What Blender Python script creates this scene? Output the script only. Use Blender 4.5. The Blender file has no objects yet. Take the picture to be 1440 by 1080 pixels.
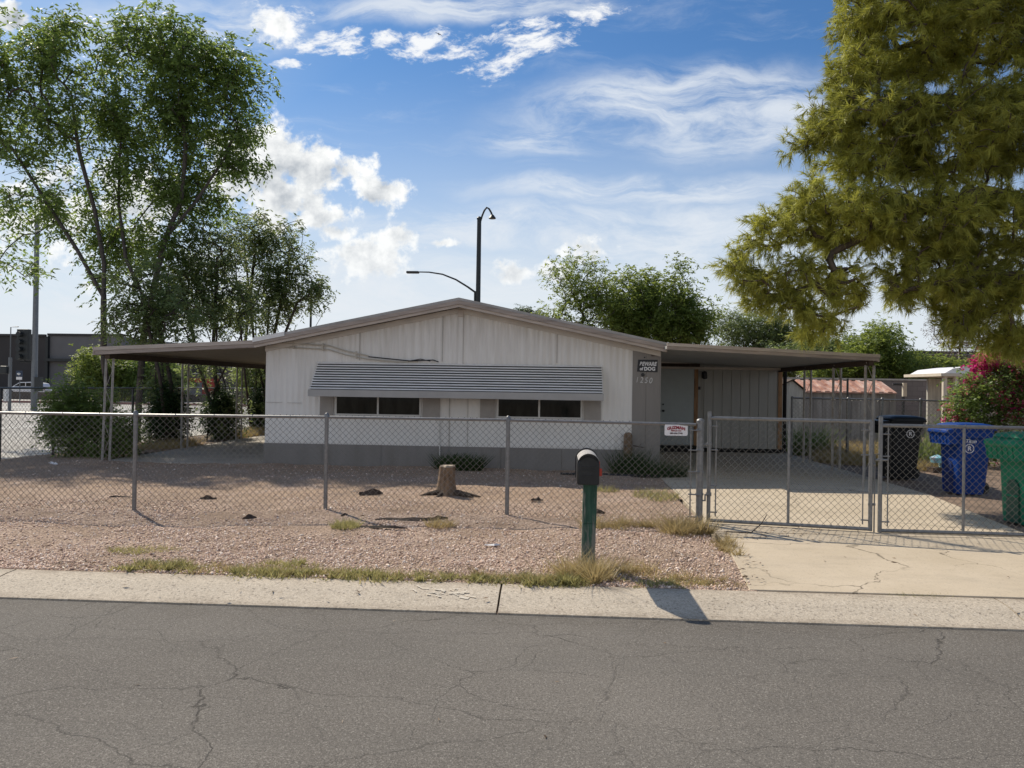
import bpy, math, random
import numpy as np
from mathutils import Vector, Matrix

PI = math.pi
R = math.radians
rng = np.random.default_rng(7)
random.seed(7)

# ------------------------------------------------------------------ scene
scene = bpy.context.scene
col = scene.collection
scene.render.engine = 'CYCLES'
scene.view_settings.view_transform = 'Standard'
scene.view_settings.look = 'None'
scene.view_settings.exposure = 0
scene.view_settings.gamma = 1

# ------------------------------------------------------------------ node helpers
class NT:
    def __init__(self, tree):
        self.t = tree
        self.n = tree.nodes
        self.l = tree.links
    def new(self, kind, **kw):
        n = self.n.new(kind)
        for k, v in kw.items():
            setattr(n, k, v)
        return n
    def put(self, sock, v):
        if v is None:
            return
        if isinstance(v, bpy.types.NodeSocket):
            self.l.new(v, sock)
        else:
            sock.default_value = v
    def math(self, op, a, b=None, c=None, clamp=False):
        n = self.new('ShaderNodeMath', operation=op, use_clamp=clamp)
        self.put(n.inputs[0], a); self.put(n.inputs[1], b); self.put(n.inputs[2], c)
        return n.outputs[0]
    def vmath(self, op, a, b=None):
        n = self.new('ShaderNodeVectorMath', operation=op)
        self.put(n.inputs[0], a); self.put(n.inputs[1], b)
        return n.outputs[1] if op in ('LENGTH', 'DISTANCE', 'DOT_PRODUCT') else n.outputs[0]
    def mix(self, f, a, b, blend='MIX'):
        n = self.new('ShaderNodeMix', data_type='RGBA', blend_type=blend)
        self.put(n.inputs[0], f)
        for s, v in ((n.inputs[6], a), (n.inputs[7], b)):
            if not isinstance(v, bpy.types.NodeSocket):
                v = (*v, 1) if len(v) == 3 else v
            self.put(s, v)
        return n.outputs[2]
    def noise(self, vec, scale, detail=4, rough=.55, dist=0.0, dim='3D'):
        n = self.new('ShaderNodeTexNoise', noise_dimensions=dim)
        self.put(n.inputs['Vector'], vec)
        n.inputs['Scale'].default_value = scale
        n.inputs['Detail'].default_value = detail
        n.inputs['Roughness'].default_value = rough
        n.inputs['Distortion'].default_value = dist
        return n.outputs[0]
    def voro(self, vec, scale, feature='F1', out=0, rand=1.0):
        n = self.new('ShaderNodeTexVoronoi', feature=feature)
        self.put(n.inputs['Vector'], vec)
        n.inputs['Scale'].default_value = scale
        n.inputs['Randomness'].default_value = rand
        return n.outputs[out]
    def rng(self, v, a, b, c=0.0, d=1.0, smooth=False):
        n = self.new('ShaderNodeMapRange', interpolation_type='SMOOTHSTEP' if smooth else 'LINEAR')
        self.put(n.inputs[0], v)
        n.inputs[1].default_value = a; n.inputs[2].default_value = b
        n.inputs[3].default_value = c; n.inputs[4].default_value = d
        return n.outputs[0]
    def coord(self, kind='Object'):
        return self.new('ShaderNodeTexCoord').outputs[kind]
    def mapping(self, vec, loc=(0, 0, 0), rot=(0, 0, 0), sc=(1, 1, 1)):
        n = self.new('ShaderNodeMapping')
        self.put(n.inputs[0], vec)
        n.inputs[1].default_value = loc; n.inputs[2].default_value = rot; n.inputs[3].default_value = sc
        return n.outputs[0]
    def bump(self, h, strength=.3, dist=.01, normal=None):
        n = self.new('ShaderNodeBump')
        n.inputs['Strength'].default_value = strength
        n.inputs['Distance'].default_value = dist
        self.put(n.inputs['Height'], h)
        if normal is not None:
            self.put(n.inputs['Normal'], normal)
        return n.outputs[0]

def mat_base(name):
    m = bpy.data.materials.new(name)
    m.use_nodes = True
    t = NT(m.node_tree)
    b = m.node_tree.nodes['Principled BSDF']
    return m, t, b

def simple(name, c, rough=.6, metal=0.0, vary=.18, scale=6, bump=.0, bscale=60, dirt=None, dirt_amt=.5, stretch=(1, 1, 1), spec=.5):
    m, t, b = mat_base(name)
    v = t.mapping(t.coord(), sc=stretch)
    n = t.noise(v, scale, 6, .6)
    f = t.rng(n, .3, .7)
    dark = tuple(x * (1 - vary) for x in c); light = tuple(min(1, x * (1 + vary)) for x in c)
    cc = t.mix(f, dark, light)
    if dirt is not None:
        d = t.noise(v, scale * .45, 8, .7)
        cc = t.mix(t.math('MULTIPLY', t.rng(d, .5, .72), dirt_amt), cc, dirt)
    t.put(b.inputs['Base Color'], cc)
    b.inputs['Roughness'].default_value = rough
    b.inputs['Metallic'].default_value = metal
    b.inputs['Specular IOR Level'].default_value = spec
    if bump > 0:
        t.put(b.inputs['Normal'], t.bump(t.noise(t.coord(), bscale, 4), bump, .01))
    return m

def leaf_mat(name, dark, light, trans=.35, tcol=None, rough=.5):
    m, t, b = mat_base(name)
    a = t.new('ShaderNodeAttribute', attribute_name='tint').outputs['Fac']
    n = t.noise(t.coord(), .9, 3)
    f = t.math('ADD', t.math('MULTIPLY', a, .65), t.math('MULTIPLY', t.rng(n, .35, .65), .35))
    c = t.mix(f, dark, light)
    t.put(b.inputs['Base Color'], c)
    b.inputs['Roughness'].default_value = rough
    b.inputs['Specular IOR Level'].default_value = .35
    tr = t.new('ShaderNodeBsdfTranslucent')
    tc = tcol or tuple(min(1, x * 1.5) for x in light)
    t.put(tr.inputs[0], t.mix(f, tuple(x * .6 for x in tc), tc))
    mx = t.new('ShaderNodeMixShader')
    mx.inputs[0].default_value = trans
    t.l.new(b.outputs[0], mx.inputs[1]); t.l.new(tr.outputs[0], mx.inputs[2])
    t.l.new(mx.outputs[0], t.n['Material Output'].inputs[0])
    return m

def bark_mat(name, c):
    m, t, b = mat_base(name)
    v = t.mapping(t.coord(), sc=(14, 14, 3))
    n = t.noise(v, 1.5, 6, .65)
    t.put(b.inputs['Base Color'], t.mix(t.rng(n, .35, .65), tuple(x * .55 for x in c), tuple(x * 1.3 for x in c)))
    b.inputs['Roughness'].default_value = .9
    t.put(b.inputs['Normal'], t.bump(n, .8, .02))
    return m

# ------------------------------------------------------------------ materials
M = {}
def build_materials():
    # road
    m, t, b = mat_base('asphalt')
    P = t.coord()
    big = t.noise(P, .35, 3, .5)
    streak = t.noise(t.mapping(P, sc=(.25, 2.2, 1)), 1.2, 4, .6)
    fine = t.noise(P, 150, 2, .6)
    spk = t.voro(P, 165, 'F1', 1)
    sep = t.new('ShaderNodeSeparateColor'); t.put(sep.inputs[0], spk)
    base = t.mix(t.rng(big, .38, .62), (.172, .155, .136), (.228, .206, .18))
    base = t.mix(t.math('MULTIPLY', t.rng(streak, .45, .75), .25), base, (.26, .238, .21))
    grit = t.noise(P, 60, 4, .7)
    base = t.mix(t.rng(fine, .36, .60), t.mix(.6, base, (.035, .032, .03)), base)
    base = t.mix(t.rng(grit, .52, .70, 0, .45), base, (.36, .33, .295))
    base = t.mix(t.rng(grit, .48, .32, 0, .55), base, (.07, .063, .056))
    sy = t.new('ShaderNodeSeparateXYZ'); t.put(sy.inputs[0], P)
    base = t.mix(t.math('MULTIPLY', t.rng(sy.outputs[1], 5.35, 5.74, 0, .6), t.rng(t.noise(P, 3, 5), .3, .65)), base, (.10, .085, .068))
    stain = t.rng(t.noise(t.mapping(P, loc=(2, 5, 0)), 1.15, 4, .6), .58, .70, 0, .30)
    base = t.mix(stain, base, (.095, .088, .08))
    lane = t.math('MULTIPLY', t.rng(t.noise(t.mapping(P, sc=(.06, 1.3, 1)), 1, 2), .45, .6), .28)
    base = t.mix(lane, base, (.13, .12, .107))
    base = t.mix(t.rng(sep.outputs[0], .86, .97, 0, .5), base, (.40, .37, .33))
    base = t.mix(t.rng(sep.outputs[1], .80, .95, 0, .6), base, (.08, .073, .066))
    # cracks
    w1 = t.new('ShaderNodeTexNoise'); t.put(w1.inputs['Vector'], P); w1.inputs['Scale'].default_value = 2.2; w1.inputs['Detail'].default_value = 7; w1.inputs['Roughness'].default_value = .62
    off = t.vmath('SUBTRACT', w1.outputs[1], (.5, .5, .5))
    sc_ = t.new('ShaderNodeVectorMath', operation='SCALE'); t.put(sc_.inputs[0], off); sc_.inputs['Scale'].default_value = .40
    Pw = t.vmath('ADD', P, sc_.outputs[0])
    P2 = t.mapping(Pw, loc=(.8, .45, 0), sc=(.62, 1.0, 0))
    e = t.voro(P2, .85, 'DISTANCE_TO_EDGE', 0)
    e2 = t.voro(t.mapping(Pw, loc=(3.1, 1.7, 0), sc=(.8, 1, 0)), 1.9, 'DISTANCE_TO_EDGE', 0)
    msk = t.rng(t.noise(P, .9, 3), .44, .6)
    msk2 = t.rng(t.noise(t.mapping(P, loc=(9, 2, 1)), .7, 3), .5, .62)
    cr = t.math('MULTIPLY', t.rng(e, .0006, .0034, 1, 0), t.math('MAXIMUM', msk, .5))
    cr2 = t.math('MULTIPLY', t.rng(e2, .0010, .0060, .8, 0), t.math('MAXIMUM', msk2, .45))
    crack = t.math('MAXIMUM', cr, cr2)
    base = t.mix(t.math('MULTIPLY', crack, .66), base, (.028, .025, .022))
    # pale dust towards the kerb
    t.put(b.inputs['Base Color'], base)
    b.inputs['Roughness'].default_value = .92
    b.inputs['Specular IOR Level'].default_value = .25
    h = t.math('SUBTRACT', t.math('ADD', fine, t.math('MULTIPLY', sep.outputs[2], .5)), t.math('MULTIPLY', crack, 1.5))
    t.put(b.inputs['Normal'], t.bump(h, .55, .006))
    M['asphalt'] = m

    # aggregate concrete of the kerb
    def concrete(name, a, c, agg=.5, stain=(.2, .17, .14), stain_amt=.35, cracks=False, bumps=.35):
        m, t, b = mat_base(name)
        P = t.coord()
        n = t.noise(P, 1.1, 6, .65)
        f = t.noise(P, 90, 3, .6)
        cc = t.mix(t.rng(n, .3, .7), a, c)
        cc = t.mix(t.math('MULTIPLY', t.rng(t.noise(t.mapping(P, loc=(4, 4, 0), sc=(.6, 1.6, 1)), 1.7, 8, .7), .5, .75), stain_amt), cc, stain)
        cc = t.mix(t.rng(f, .3, .6, agg, 0), cc, tuple(x * .45 for x in a))
        sp = t.new('ShaderNodeSeparateColor'); t.put(sp.inputs[0], t.voro(P, 70, 'F1', 1))
        cc = t.mix(t.rng(sp.outputs[0], .9, .97, 0, agg), cc, (.16, .13, .11))
        h = f
        if name == 'kerb_concrete':
            sy = t.new('ShaderNodeSeparateXYZ'); t.put(sy.inputs[0], P)
            dn = t.noise(t.mapping(P, sc=(1, 3, 1)), 4, 8, .7)
            edge = t.math('MAXIMUM', t.rng(sy.outputs[1], 6.10, 6.27, 0, 1), t.rng(sy.outputs[1], 5.86, 5.74, 0, .9))
            cc = t.mix(t.math('MULTIPLY', t.math('MULTIPLY', edge, t.rng(dn, .36, .62)), .75), cc, (.22, .175, .13))
            cc = t.mix(t.rng(t.noise(P, 14, 6, .7), .60, .70, 0, .5), cc, (.30, .25, .20))
            pit = t.noise(P, 42, 5, .75)
            cc = t.mix(t.rng(pit, .52, .66, 0, .5), cc, (.27, .22, .165))
            cc = t.mix(t.rng(pit, .46, .34, 0, .35), cc, (.80, .73, .62))
            h = t.math('ADD', f, t.math('MULTIPLY', t.noise(P, 22, 5, .65), 2.2))
        if cracks:
            w = t.new('ShaderNodeTexNoise'); t.put(w.inputs['Vector'], P); w.inputs['Scale'].default_value = 2.5; w.inputs['Detail'].default_value = 6
            s2 = t.new('ShaderNodeVectorMath', operation='SCALE'); t.put(s2.inputs[0], t.vmath('SUBTRACT', w.outputs[1], (.5, .5, .5))); s2.inputs['Scale'].default_value = .7
            e = t.voro(t.mapping(t.vmath('ADD', P, s2.outputs[0]), loc=(1.3, .2, 0), sc=(1, 1, 0)), .42, 'DISTANCE_TO_EDGE', 0)
            ck = t.math('MULTIPLY', t.rng(e, .001, .0045, 1, 0), t.rng(t.noise(P, .8, 2), .42, .56))
            cc = t.mix(t.math('MULTIPLY', ck, .75), cc, (.07, .055, .04))
        t.put(b.inputs['Base Color'], cc)
        b.inputs['Roughness'].default_value = .9
        b.inputs['Specular IOR Level'].default_value = .25
        t.put(b.inputs['Normal'], t.bump(h, bumps, .006))
        return m
    M['kerb'] = concrete('kerb_concrete', (.54, .462, .365), (.66, .57, .455), .6, (.36, .3, .23), .35)
    M['slab'] = concrete('slab_concrete', (.50, .415, .305), (.60, .505, .385), .2, (.33, .28, .22), .45, True, .2)
    M['slab_grey'] = concrete('grey_slab_concrete', (.42, .385, .34), (.52, .48, .425), .3)
    M['walk'] = concrete('walk_concrete', (.52, .49, .44), (.6, .57, .52), .3)
    # gravel base
    m, t, b = mat_base('gravel_base')
    P = t.coord()
    v = t.new('ShaderNodeTexVoronoi'); t.put(v.inputs['Vector'], P); v.inputs['Scale'].default_value = 48
    sp = t.new('ShaderNodeSeparateColor'); t.put(sp.inputs[0], v.outputs[1])
    cc = t.mix(sp.outputs[0], (.43, .295, .215), (.81, .63, .50))
    soil = t.rng(t.noise(P, .8, 7, .68), .44, .58)
    cc = t.mix(t.math('MULTIPLY', soil, .75), cc, (.42, .30, .21))
    soil2 = t.rng(t.noise(t.mapping(P, loc=(7, 3, 0)), 1.6, 6, .7), .55, .68)
    cc = t.mix(t.math('MULTIPLY', soil2, .7), cc, (.22, .15, .10))
    sy = t.new('ShaderNodeSeparateXYZ'); t.put(sy.inputs[0], P)
    cc = t.mix(t.math('MULTIPLY', t.math('MULTIPLY', t.rng(sy.outputs[1], 9.8, 11.2), t.rng(t.noise(P, 1.1, 5), .38, .52)), .8), cc, (.56, .40, .28))
    cc = t.mix(t.rng(v.outputs[0], .3, .75, 0, .8), cc, (.13, .09, .07))
    t.put(b.inputs['Base Color'], cc)
    b.inputs['Roughness'].default_value = .95
    b.inputs['Specular IOR Level'].default_value = .2
    t.put(b.inputs['Normal'], t.bump(t.math('SUBTRACT', 1.0, v.outputs[0]), .9, .02))
    M['gravel_base'] = m
    # loose stones
    m, t, b = mat_base('gravel_stone')
    a = t.new('ShaderNodeAttribute', attribute_name='tint').outputs['Fac']
    cr = t.new('ShaderNodeValToRGB'); t.put(cr.inputs[0], a)
    els = cr.color_ramp.elements
    els[0].position = 0; els[0].color = (.30, .195, .15, 1)
    els[1].position = 1; els[1].color = (.95, .87, .79, 1)
    e = els.new(.35); e.color = (.63, .45, .35, 1)
    e = els.new(.7); e.color = (.84, .655, .53, 1)
    t.put(b.inputs['Base Color'], cr.outputs[0]); b.inputs['Roughness'].default_value = .9
    b.inputs['Specular IOR Level'].default_value = .25
    M['stone'] = m
    M['soil'] = simple('soil', (.20, .14, .10), .95, vary=.4, scale=3, bump=.6, bscale=40, dirt=(.08, .055, .04), dirt_amt=.7)
    M['dirt'] = simple('dry_ground', (.30, .24, .18), .95, vary=.25, scale=.4, bump=.3, bscale=10)
    M['street'] = simple('pale_street', (.36, .34, .315), .9, vary=.12, scale=.5, bump=.2, bscale=60)

    # siding: white, grimy
    m, t, b = mat_base('white_siding')
    P = t.coord()
    st = t.noise(t.mapping(P, sc=(5, 5, .35)), 2.2, 6, .65)
    bl = t.noise(P, .8, 5, .6)
    cc = t.mix(t.rng(bl, .3, .7), (.76, .735, .69), (.84, .815, .77))
    cc = t.mix(t.math('MULTIPLY', t.rng(st, .50, .78), .16), cc, (.47, .44, .39))
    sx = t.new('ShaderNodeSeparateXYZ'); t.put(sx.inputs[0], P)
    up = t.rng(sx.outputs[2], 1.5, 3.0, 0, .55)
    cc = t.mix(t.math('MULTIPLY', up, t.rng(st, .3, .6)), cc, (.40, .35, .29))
    cc = t.mix(t.math('MULTIPLY', t.rng(sx.outputs[2], .50, .40, 0, .45), t.rng(bl, .35, .6)), cc, (.40, .33, .27))
    t.put(b.inputs['Base Color'], cc); b.inputs['Roughness'].default_value = .55
    M['siding'] = m
    M['skirt'] = simple('grey_skirting', (.225, .213, .20), .7, vary=.1, scale=2, dirt=(.17, .14, .11), dirt_amt=.4, stretch=(2, 2, .6))
    M['tan'] = simple('tan_panel', (.245, .225, .205), .7, vary=.08, scale=3, stretch=(4, 4, .4))
    M['trim'] = simple('weathered_trim', (.36, .30, .26), .6, vary=.25, scale=3, dirt=(.16, .12, .1), dirt_amt=.6, stretch=(.6, 2, 6))
    M['trim_light'] = simple('pale_trim', (.50, .43, .37), .55, vary=.15, scale=4, dirt=(.25, .2, .17), dirt_amt=.5, stretch=(.6, 2, 6))
    M['seam'] = simple('seam_line', (.42, .395, .36), .6)
    M['frieze'] = simple('frieze_paint', (.58, .53, .47), .6, vary=.1, scale=3)
    M['trim_white'] = simple('white_trim', (.78, .77, .75), .5, vary=.06)
    M['roofing'] = simple('roof_metal', (.36, .345, .33), .45, .2, vary=.2, scale=2, dirt=(.2, .17, .15))
    M['awning'] = simple('awning_paint', (.84, .81, .76), .42, vary=.1, scale=3, stretch=(1, 1, 5))
    M['valance'] = simple('valance_paint', (.38, .37, .355), .45, vary=.1, scale=3)
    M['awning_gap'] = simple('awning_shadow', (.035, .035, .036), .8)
    M['shutter'] = simple('shutter_tan', (.36, .33, .30), .6, vary=.1)
    M['frame'] = simple('window_frame', (.62, .60, .56), .5, vary=.1)
    m, t, b = mat_base('dark_glass')
    n = t.noise(t.mapping(t.coord(), sc=(3, 1, 1)), 2, 3)
    t.put(b.inputs['Base Color'], t.mix(t.rng(n, .4, .65), (.006, .007, .006), (.02, .021, .018)))
    b.inputs['Roughness'].default_value = .06; b.inputs['Specular IOR Level'].default_value = .22
    M['glass'] = m
    M['door'] = simple('door_paint', (.40, .43, .42), .5, vary=.05)
    M['ceiling'] = simple('carport_ceiling', (.42, .41, .39), .6, vary=.06, stretch=(1, .3, 1))
    M['ceiling_tan'] = simple('carport_ceiling_tan', (.30, .235, .165), .7, vary=.1, stretch=(1, .3, 1))
    M['wood'] = simple('raw_wood', (.36, .20, .10), .8, vary=.35, scale=8, stretch=(3, 3, .5))
    M['wood_dark'] = simple('dark_wood', (.07, .045, .03), .8, vary=.3, scale=8)
    M['panel_white'] = simple('painted_panel', (.40, .385, .35), .65, vary=.07, scale=2, stretch=(4, 4, .5))
    M['post_paint'] = simple('post_paint', (.38, .35, .31), .6, vary=.25, scale=9, dirt=(.16, .1, .07), dirt_amt=.8)
    M['black'] = simple('black_plastic', (.012, .012, .013), .45, vary=.2)
    M['void'] = simple('dark_gap', (.01, .009, .008), .9)
    M['conduit'] = simple('conduit', (.47, .43, .36), .5, vary=.1)
    M['galv'] = simple('galvanised_steel', (.22, .22, .22), .45, .45, vary=.22, scale=25, dirt=(.14, .13, .12), dirt_amt=.5)
    M['galv_dull'] = simple('galvanised_dull', (.17, .17, .17), .5, .4, vary=.22, scale=18)
    M['wire'] = simple('fence_wire', (.20, .195, .185), .34, .85, vary=.15, scale=20)
    M['dark_fence'] = simple('dark_fence_post', (.06, .06, .06), .5, .4, vary=.2)
    M['blue'] = simple('blue_plastic', (.004, .038, .205), .5, vary=.12, scale=3, dirt=(.05, .07, .2), dirt_amt=.3, spec=.18)
    M['green'] = simple('green_plastic', (.011, .19, .10), .5, vary=.12, scale=3, dirt=(.05, .16, .11), dirt_amt=.35, spec=.18)
    M['blackbin'] = simple('black_bin_plastic', (.014, .015, .017), .4, vary=.2, scale=3, spec=.18)
    M['print'] = simple('white_print', (.72, .72, .72), .6)
    M['sign_white'] = simple('sign_white', (.80, .79, .80), .5, vary=.04)
    M['sign_black'] = simple('sign_black', (.015, .015, .018), .5)
    M['sign_red'] = simple('sign_red', (.30, .01, .03), .5)
    M['sign_dark'] = simple('sign_ink', (.06, .02, .03), .5)
    M['sign_blue'] = simple('sign_blue', (.03, .05, .09), .5)
    M['digit'] = simple('digit_metal', (.62, .61, .59), .35, .3)
    M['red_flag'] = simple('red_flag', (.55, .06, .03), .5)
    M['mail_black'] = simple('mailbox_black', (.012, .012, .013), .35, vary=.3, scale=14, dirt=(.09, .09, .09), dirt_amt=.5)
    M['mail_top'] = simple('mailbox_worn', (.46, .43, .40), .6, vary=.25, scale=12, dirt=(.06, .055, .05), dirt_amt=.7)
    # green paint flaking off the mailbox post
    m, t, b = mat_base('flaking_green')
    P = t.mapping(t.coord(), sc=(16, 16, 1.5))
    n = t.noise(P, 1.6, 8, .7)
    n2 = t.noise(t.mapping(P, loc=(3, 1, 2)), 2.4, 8, .7)
    cc = t.mix(t.rng(n, .35, .6), (.012, .05, .034), (.04, .105, .072))
    sx = t.new('ShaderNodeSeparateXYZ'); t.put(sx.inputs[0], t.coord())
    low = t.rng(sx.outputs[2], .1, .6, .14, 0)
    cc = t.mix(t.rng(t.math('ADD', n2, low), .53, .64), cc, (.20, .20, .17))
    cc = t.mix(t.rng(n, .62, .68), cc, (.02, .02, .018))
    t.put(b.inputs['Base Color'], cc); b.inputs['Roughness'].default_value = .8
    t.put(b.inputs['Normal'], t.bump(n2, .5, .01))
    M['mail_post'] = m
    M['stump'] = bark_mat('stump_wood', (.20, .135, .085))
    M['stump_top'] = simple('cut_wood', (.40, .33, .25), .9, vary=.3, scale=20)
    M['bark'] = bark_mat('bark', (.085, .068, .056))
    M['bark_dark'] = bark_mat('dark_bark', (.075, .055, .042))
    M['bark_pine'] = bark_mat('pine_bark', (.10, .075, .055))
    M['leaf'] = leaf_mat('leaf_green', (.034, .064, .017), (.20, .285, .085), .46, (.34, .46, .10))
    M['leaf_mid'] = leaf_mat('leaf_olive', (.045, .072, .026), (.19, .245, .10), .46, (.34, .41, .14))
    M['leaf_bright'] = leaf_mat('leaf_bright', (.06, .10, .022), (.21, .27, .065), .46, (.40, .48, .10))
    M['leaf_dark'] = leaf_mat('leaf_dark', (.012, .03, .010), (.055, .10, .028), .35)
    M['leaf_grey'] = leaf_mat('leaf_grey', (.04, .065, .03), (.12, .165, .08), .35)
    M['leaf_bare'] = leaf_mat('leaf_bare', (.12, .09, .08), (.22, .17, .15), .3)
    M['needle'] = leaf_mat('pine_needles', (.024, .042, .009), (.60, .585, .115), .34, (.66, .66, .12))
    M['petal'] = leaf_mat('petal_magenta', (.36, .015, .10), (.72, .05, .24), .45, (.85, .08, .35))
    M['petal_faded'] = leaf_mat('petal_faded', (.20, .04, .05), (.42, .12, .12), .35, (.5, .14, .14))
    M['grass_green'] = leaf_mat('grass_green', (.13, .135, .042), (.44, .40, .17), .35)
    M['grass_dry'] = leaf_mat('grass_dry', (.22, .16, .07), (.52, .41, .2), .3)
    M['litter'] = leaf_mat('leaf_litter', (.05, .035, .025), (.33, .22, .13), .1)
    M['block'] = None
    m, t, b = mat_base('block_wall')
    br = t.new('ShaderNodeTexBrick'); t.put(br.inputs['Vector'], t.mapping(t.coord(), rot=(R(90), 0, 0)))
    br.inputs['Color1'].default_value = (.20, .165, .15, 1); br.inputs['Color2'].default_value = (.165, .14, .125, 1); br.inputs['Mortar'].default_value = (.12, .10, .09, 1)
    br.inputs['Scale'].default_value = 1; br.inputs['Brick Width'].default_value = .4; br.inputs['Row Height'].default_value = .2; br.inputs['Mortar Size'].default_value = .012
    t.put(b.inputs['Base Color'], t.mix(t.math('MULTIPLY', t.rng(t.noise(t.coord(), 1.2, 6), .4, .7), .4), br.outputs[0], (.25, .21, .18))); b.inputs['Roughness'].default_value = .9
    M['block'] = m
    M['cap'] = simple('wall_cap', (.42, .38, .33), .9)
    # rusty roof
    m, t, b = mat_base('rusty_metal')
    n = t.noise(t.mapping(t.coord(), sc=(1.2, .5, .5)), 2.2, 8, .7)
    cr = t.new('ShaderNodeValToRGB'); t.put(cr.inputs[0], n)
    els = cr.color_ramp.elements
    els[0].position = .35; els[0].color = (.26, .10, .065, 1); els[1].position = .68; els[1].color = (.70, .60, .53, 1)
    e = els.new(.52); e.color = (.52, .30, .225, 1)
    t.put(b.inputs['Base Color'], cr.outputs[0]); b.inputs['Roughness'].default_value = .8
    M['rust'] = m
    M['shed_wall'] = simple('shed_wall', (.24, .232, .218), .7, vary=.25, scale=3, dirt=(.5, .5, .47), stretch=(3, 3, .4))
    M['shed_pale'] = simple('shed_pale', (.50, .48, .42), .7, vary=.3, scale=3, dirt=(.2, .18, .15), stretch=(4, 4, .4))
    M['cream'] = simple('cream_paint', (.66, .58, .46), .7, vary=.08)
    M['bldg_dark'] = simple('dark_render', (.045, .042, .042), .8, vary=.1, scale=.4)
    M['bldg_grey'] = simple('grey_block', (.15, .15, .155), .85, vary=.1, scale=.5)
    M['bldg_red'] = simple('red_render', (.34, .05, .035), .8, vary=.1, scale=.5)
    M['bldg_pale'] = simple('pale_render', (.42, .42, .42), .8, vary=.08, scale=.5)
    M['bldg_brown'] = simple('brown_render', (.10, .085, .075), .85, vary=.1, scale=.5)
    M['pole'] = simple('pole_steel', (.17, .18, .19), .5, .3, vary=.1)
    M['pole_dark'] = simple('pole_dark', (.028, .032, .033), .5, .2, vary=.1)
    M['car_white'] = simple('car_white', (.75, .76, .78), .2, vary=.02)
    M['tyre'] = simple('tyre', (.015, .015, .015), .8)
    M['chrome'] = simple('rim', (.45, .45, .46), .3, .8)
    M['lamp_red'] = simple('lens_red', (.25, .01, .01), .3)
    M['paint_white'] = simple('line_paint', (.7, .7, .68), .8)
    M['chalk'] = simple('faded_paint', (.68, .605, .495), .9, vary=.12, scale=30)
    M['kerb_red'] = simple('red_kerb_paint', (.30, .16, .14), .8)
    M['bird'] = simple('bird_feathers', (.03, .03, .035), .8)
    M['patch'] = simple('plaster_patch', (.12, .10, .085), .9, vary=.4, scale=30)
    M['toy'] = simple('coloured_plastic', (.25, .55, .65), .5, vary=.3, scale=9, dirt=(.6, .1, .12), dirt_amt=.9)
    M['paper'] = simple('litter_paper', (.72, .70, .70), .8, vary=.1)
build_materials()

# ------------------------------------------------------------------ mesh building
OFF = {}
class MB:
    def __init__(self):
        self.v = []; self.f = []; self.tint = None
    def add(self, vs, fs):
        o = len(self.v)
        self.v.extend([tuple(p) for p in vs]); self.f.extend([tuple(i + o for i in f) for f in fs])
        return self
    def box(self, x0, x1, y0, y1, z0, z1, mtx=None):
        vs = [Vector((x, y, z)) for z in (z0, z1) for y in (y0, y1) for x in (x0, x1)]
        if mtx is not None: vs = [mtx @ p for p in vs]
        return self.add(vs, [(0, 2, 3, 1), (4, 5, 7, 6), (0, 1, 5, 4), (1, 3, 7, 5), (3, 2, 6, 7), (2, 0, 4, 6)])
    def prism(self, poly, axis, a, b):
        """poly: list of 2-D points; extruded along axis ('x','y','z') from a to b"""
        def p3(p, t):
            return {'x': (t, p[0], p[1]), 'y': (p[0], t, p[1]), 'z': (p[0], p[1], t)}[axis]
        n = len(poly)
        vs = [p3(p, a) for p in poly] + [p3(p, b) for p in poly]
        fs = [tuple(range(n))[::-1], tuple(range(n, 2 * n))] + [(i, (i + 1) % n, n + (i + 1) % n, n + i) for i in range(n)]
        return self.add(vs, fs)
    def tube(self, pts, r, seg=8, cap=True):
        pts = [Vector(p) for p in pts]
        rs = r if isinstance(r, (list, tuple)) else [r] * len(pts)
        rings = []
        up = Vector((0.0137, 0.031, 1)).normalized()
        prev = None
        vs = []
        for i, p in enumerate(pts):
            d = (pts[min(i + 1, len(pts) - 1)] - pts[max(i - 1, 0)])
            if d.length < 1e-9: d = Vector((0, 0, 1))
            d.normalize()
            a = prev if prev is not None else (Vector((1, 0, 0)) if abs(d.x) < .9 else Vector((0, 1, 0)))
            a = (a - d * a.dot(d))
            if a.length < 1e-6: a = d.orthogonal()
            a.normalize(); prev = a
            b = d.cross(a)
            for k in range(seg):
                t = 2 * PI * k / seg
                vs.append(p + (a * math.cos(t) + b * math.sin(t)) * rs[i])
        fs = []
        for i in range(len(pts) - 1):
            for k in range(seg):
                k2 = (k + 1) % seg
                fs.append((i * seg + k, i * seg + k2, (i + 1) * seg + k2, (i + 1) * seg + k))
        if cap:
            fs.append(tuple(range(seg))[::-1]); fs.append(tuple((len(pts) - 1) * seg + k for k in range(seg)))
        return self.add(vs, fs)
    def lathe(self, prof, c=(0, 0, 0), seg=16):
        vs = []
        for (r, z) in prof:
            for k in range(seg):
                t = 2 * PI * k / seg
                vs.append((c[0] + r * math.cos(t), c[1] + r * math.sin(t), c[2] + z))
        fs = [tuple(range(seg))[::-1], tuple((len(prof) - 1) * seg + k for k in range(seg))]
        for i in range(len(prof) - 1):
            for k in range(seg):
                k2 = (k + 1) % seg
                fs.append((i * seg + k, i * seg + k2, (i + 1) * seg + k2, (i + 1) * seg + k))
        return self.add(vs, fs)
    def xform(self, m):
        self.v = [tuple(m @ Vector(p)) for p in self.v]; return self
    def build(self, name, mat, parent=None, smooth=False, bevel=0, angle=35):
        me = bpy.data.meshes.new(name)
        ox, oy, oz = OFF.get(parent, (0, 0, 0)) if parent is not None else (0, 0, 0)
        me.from_pydata([(x - ox, y - oy, z - oz) for x, y, z in self.v], [], self.f)
        return finish(name, me, mat, parent, smooth, bevel, angle)

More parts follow.
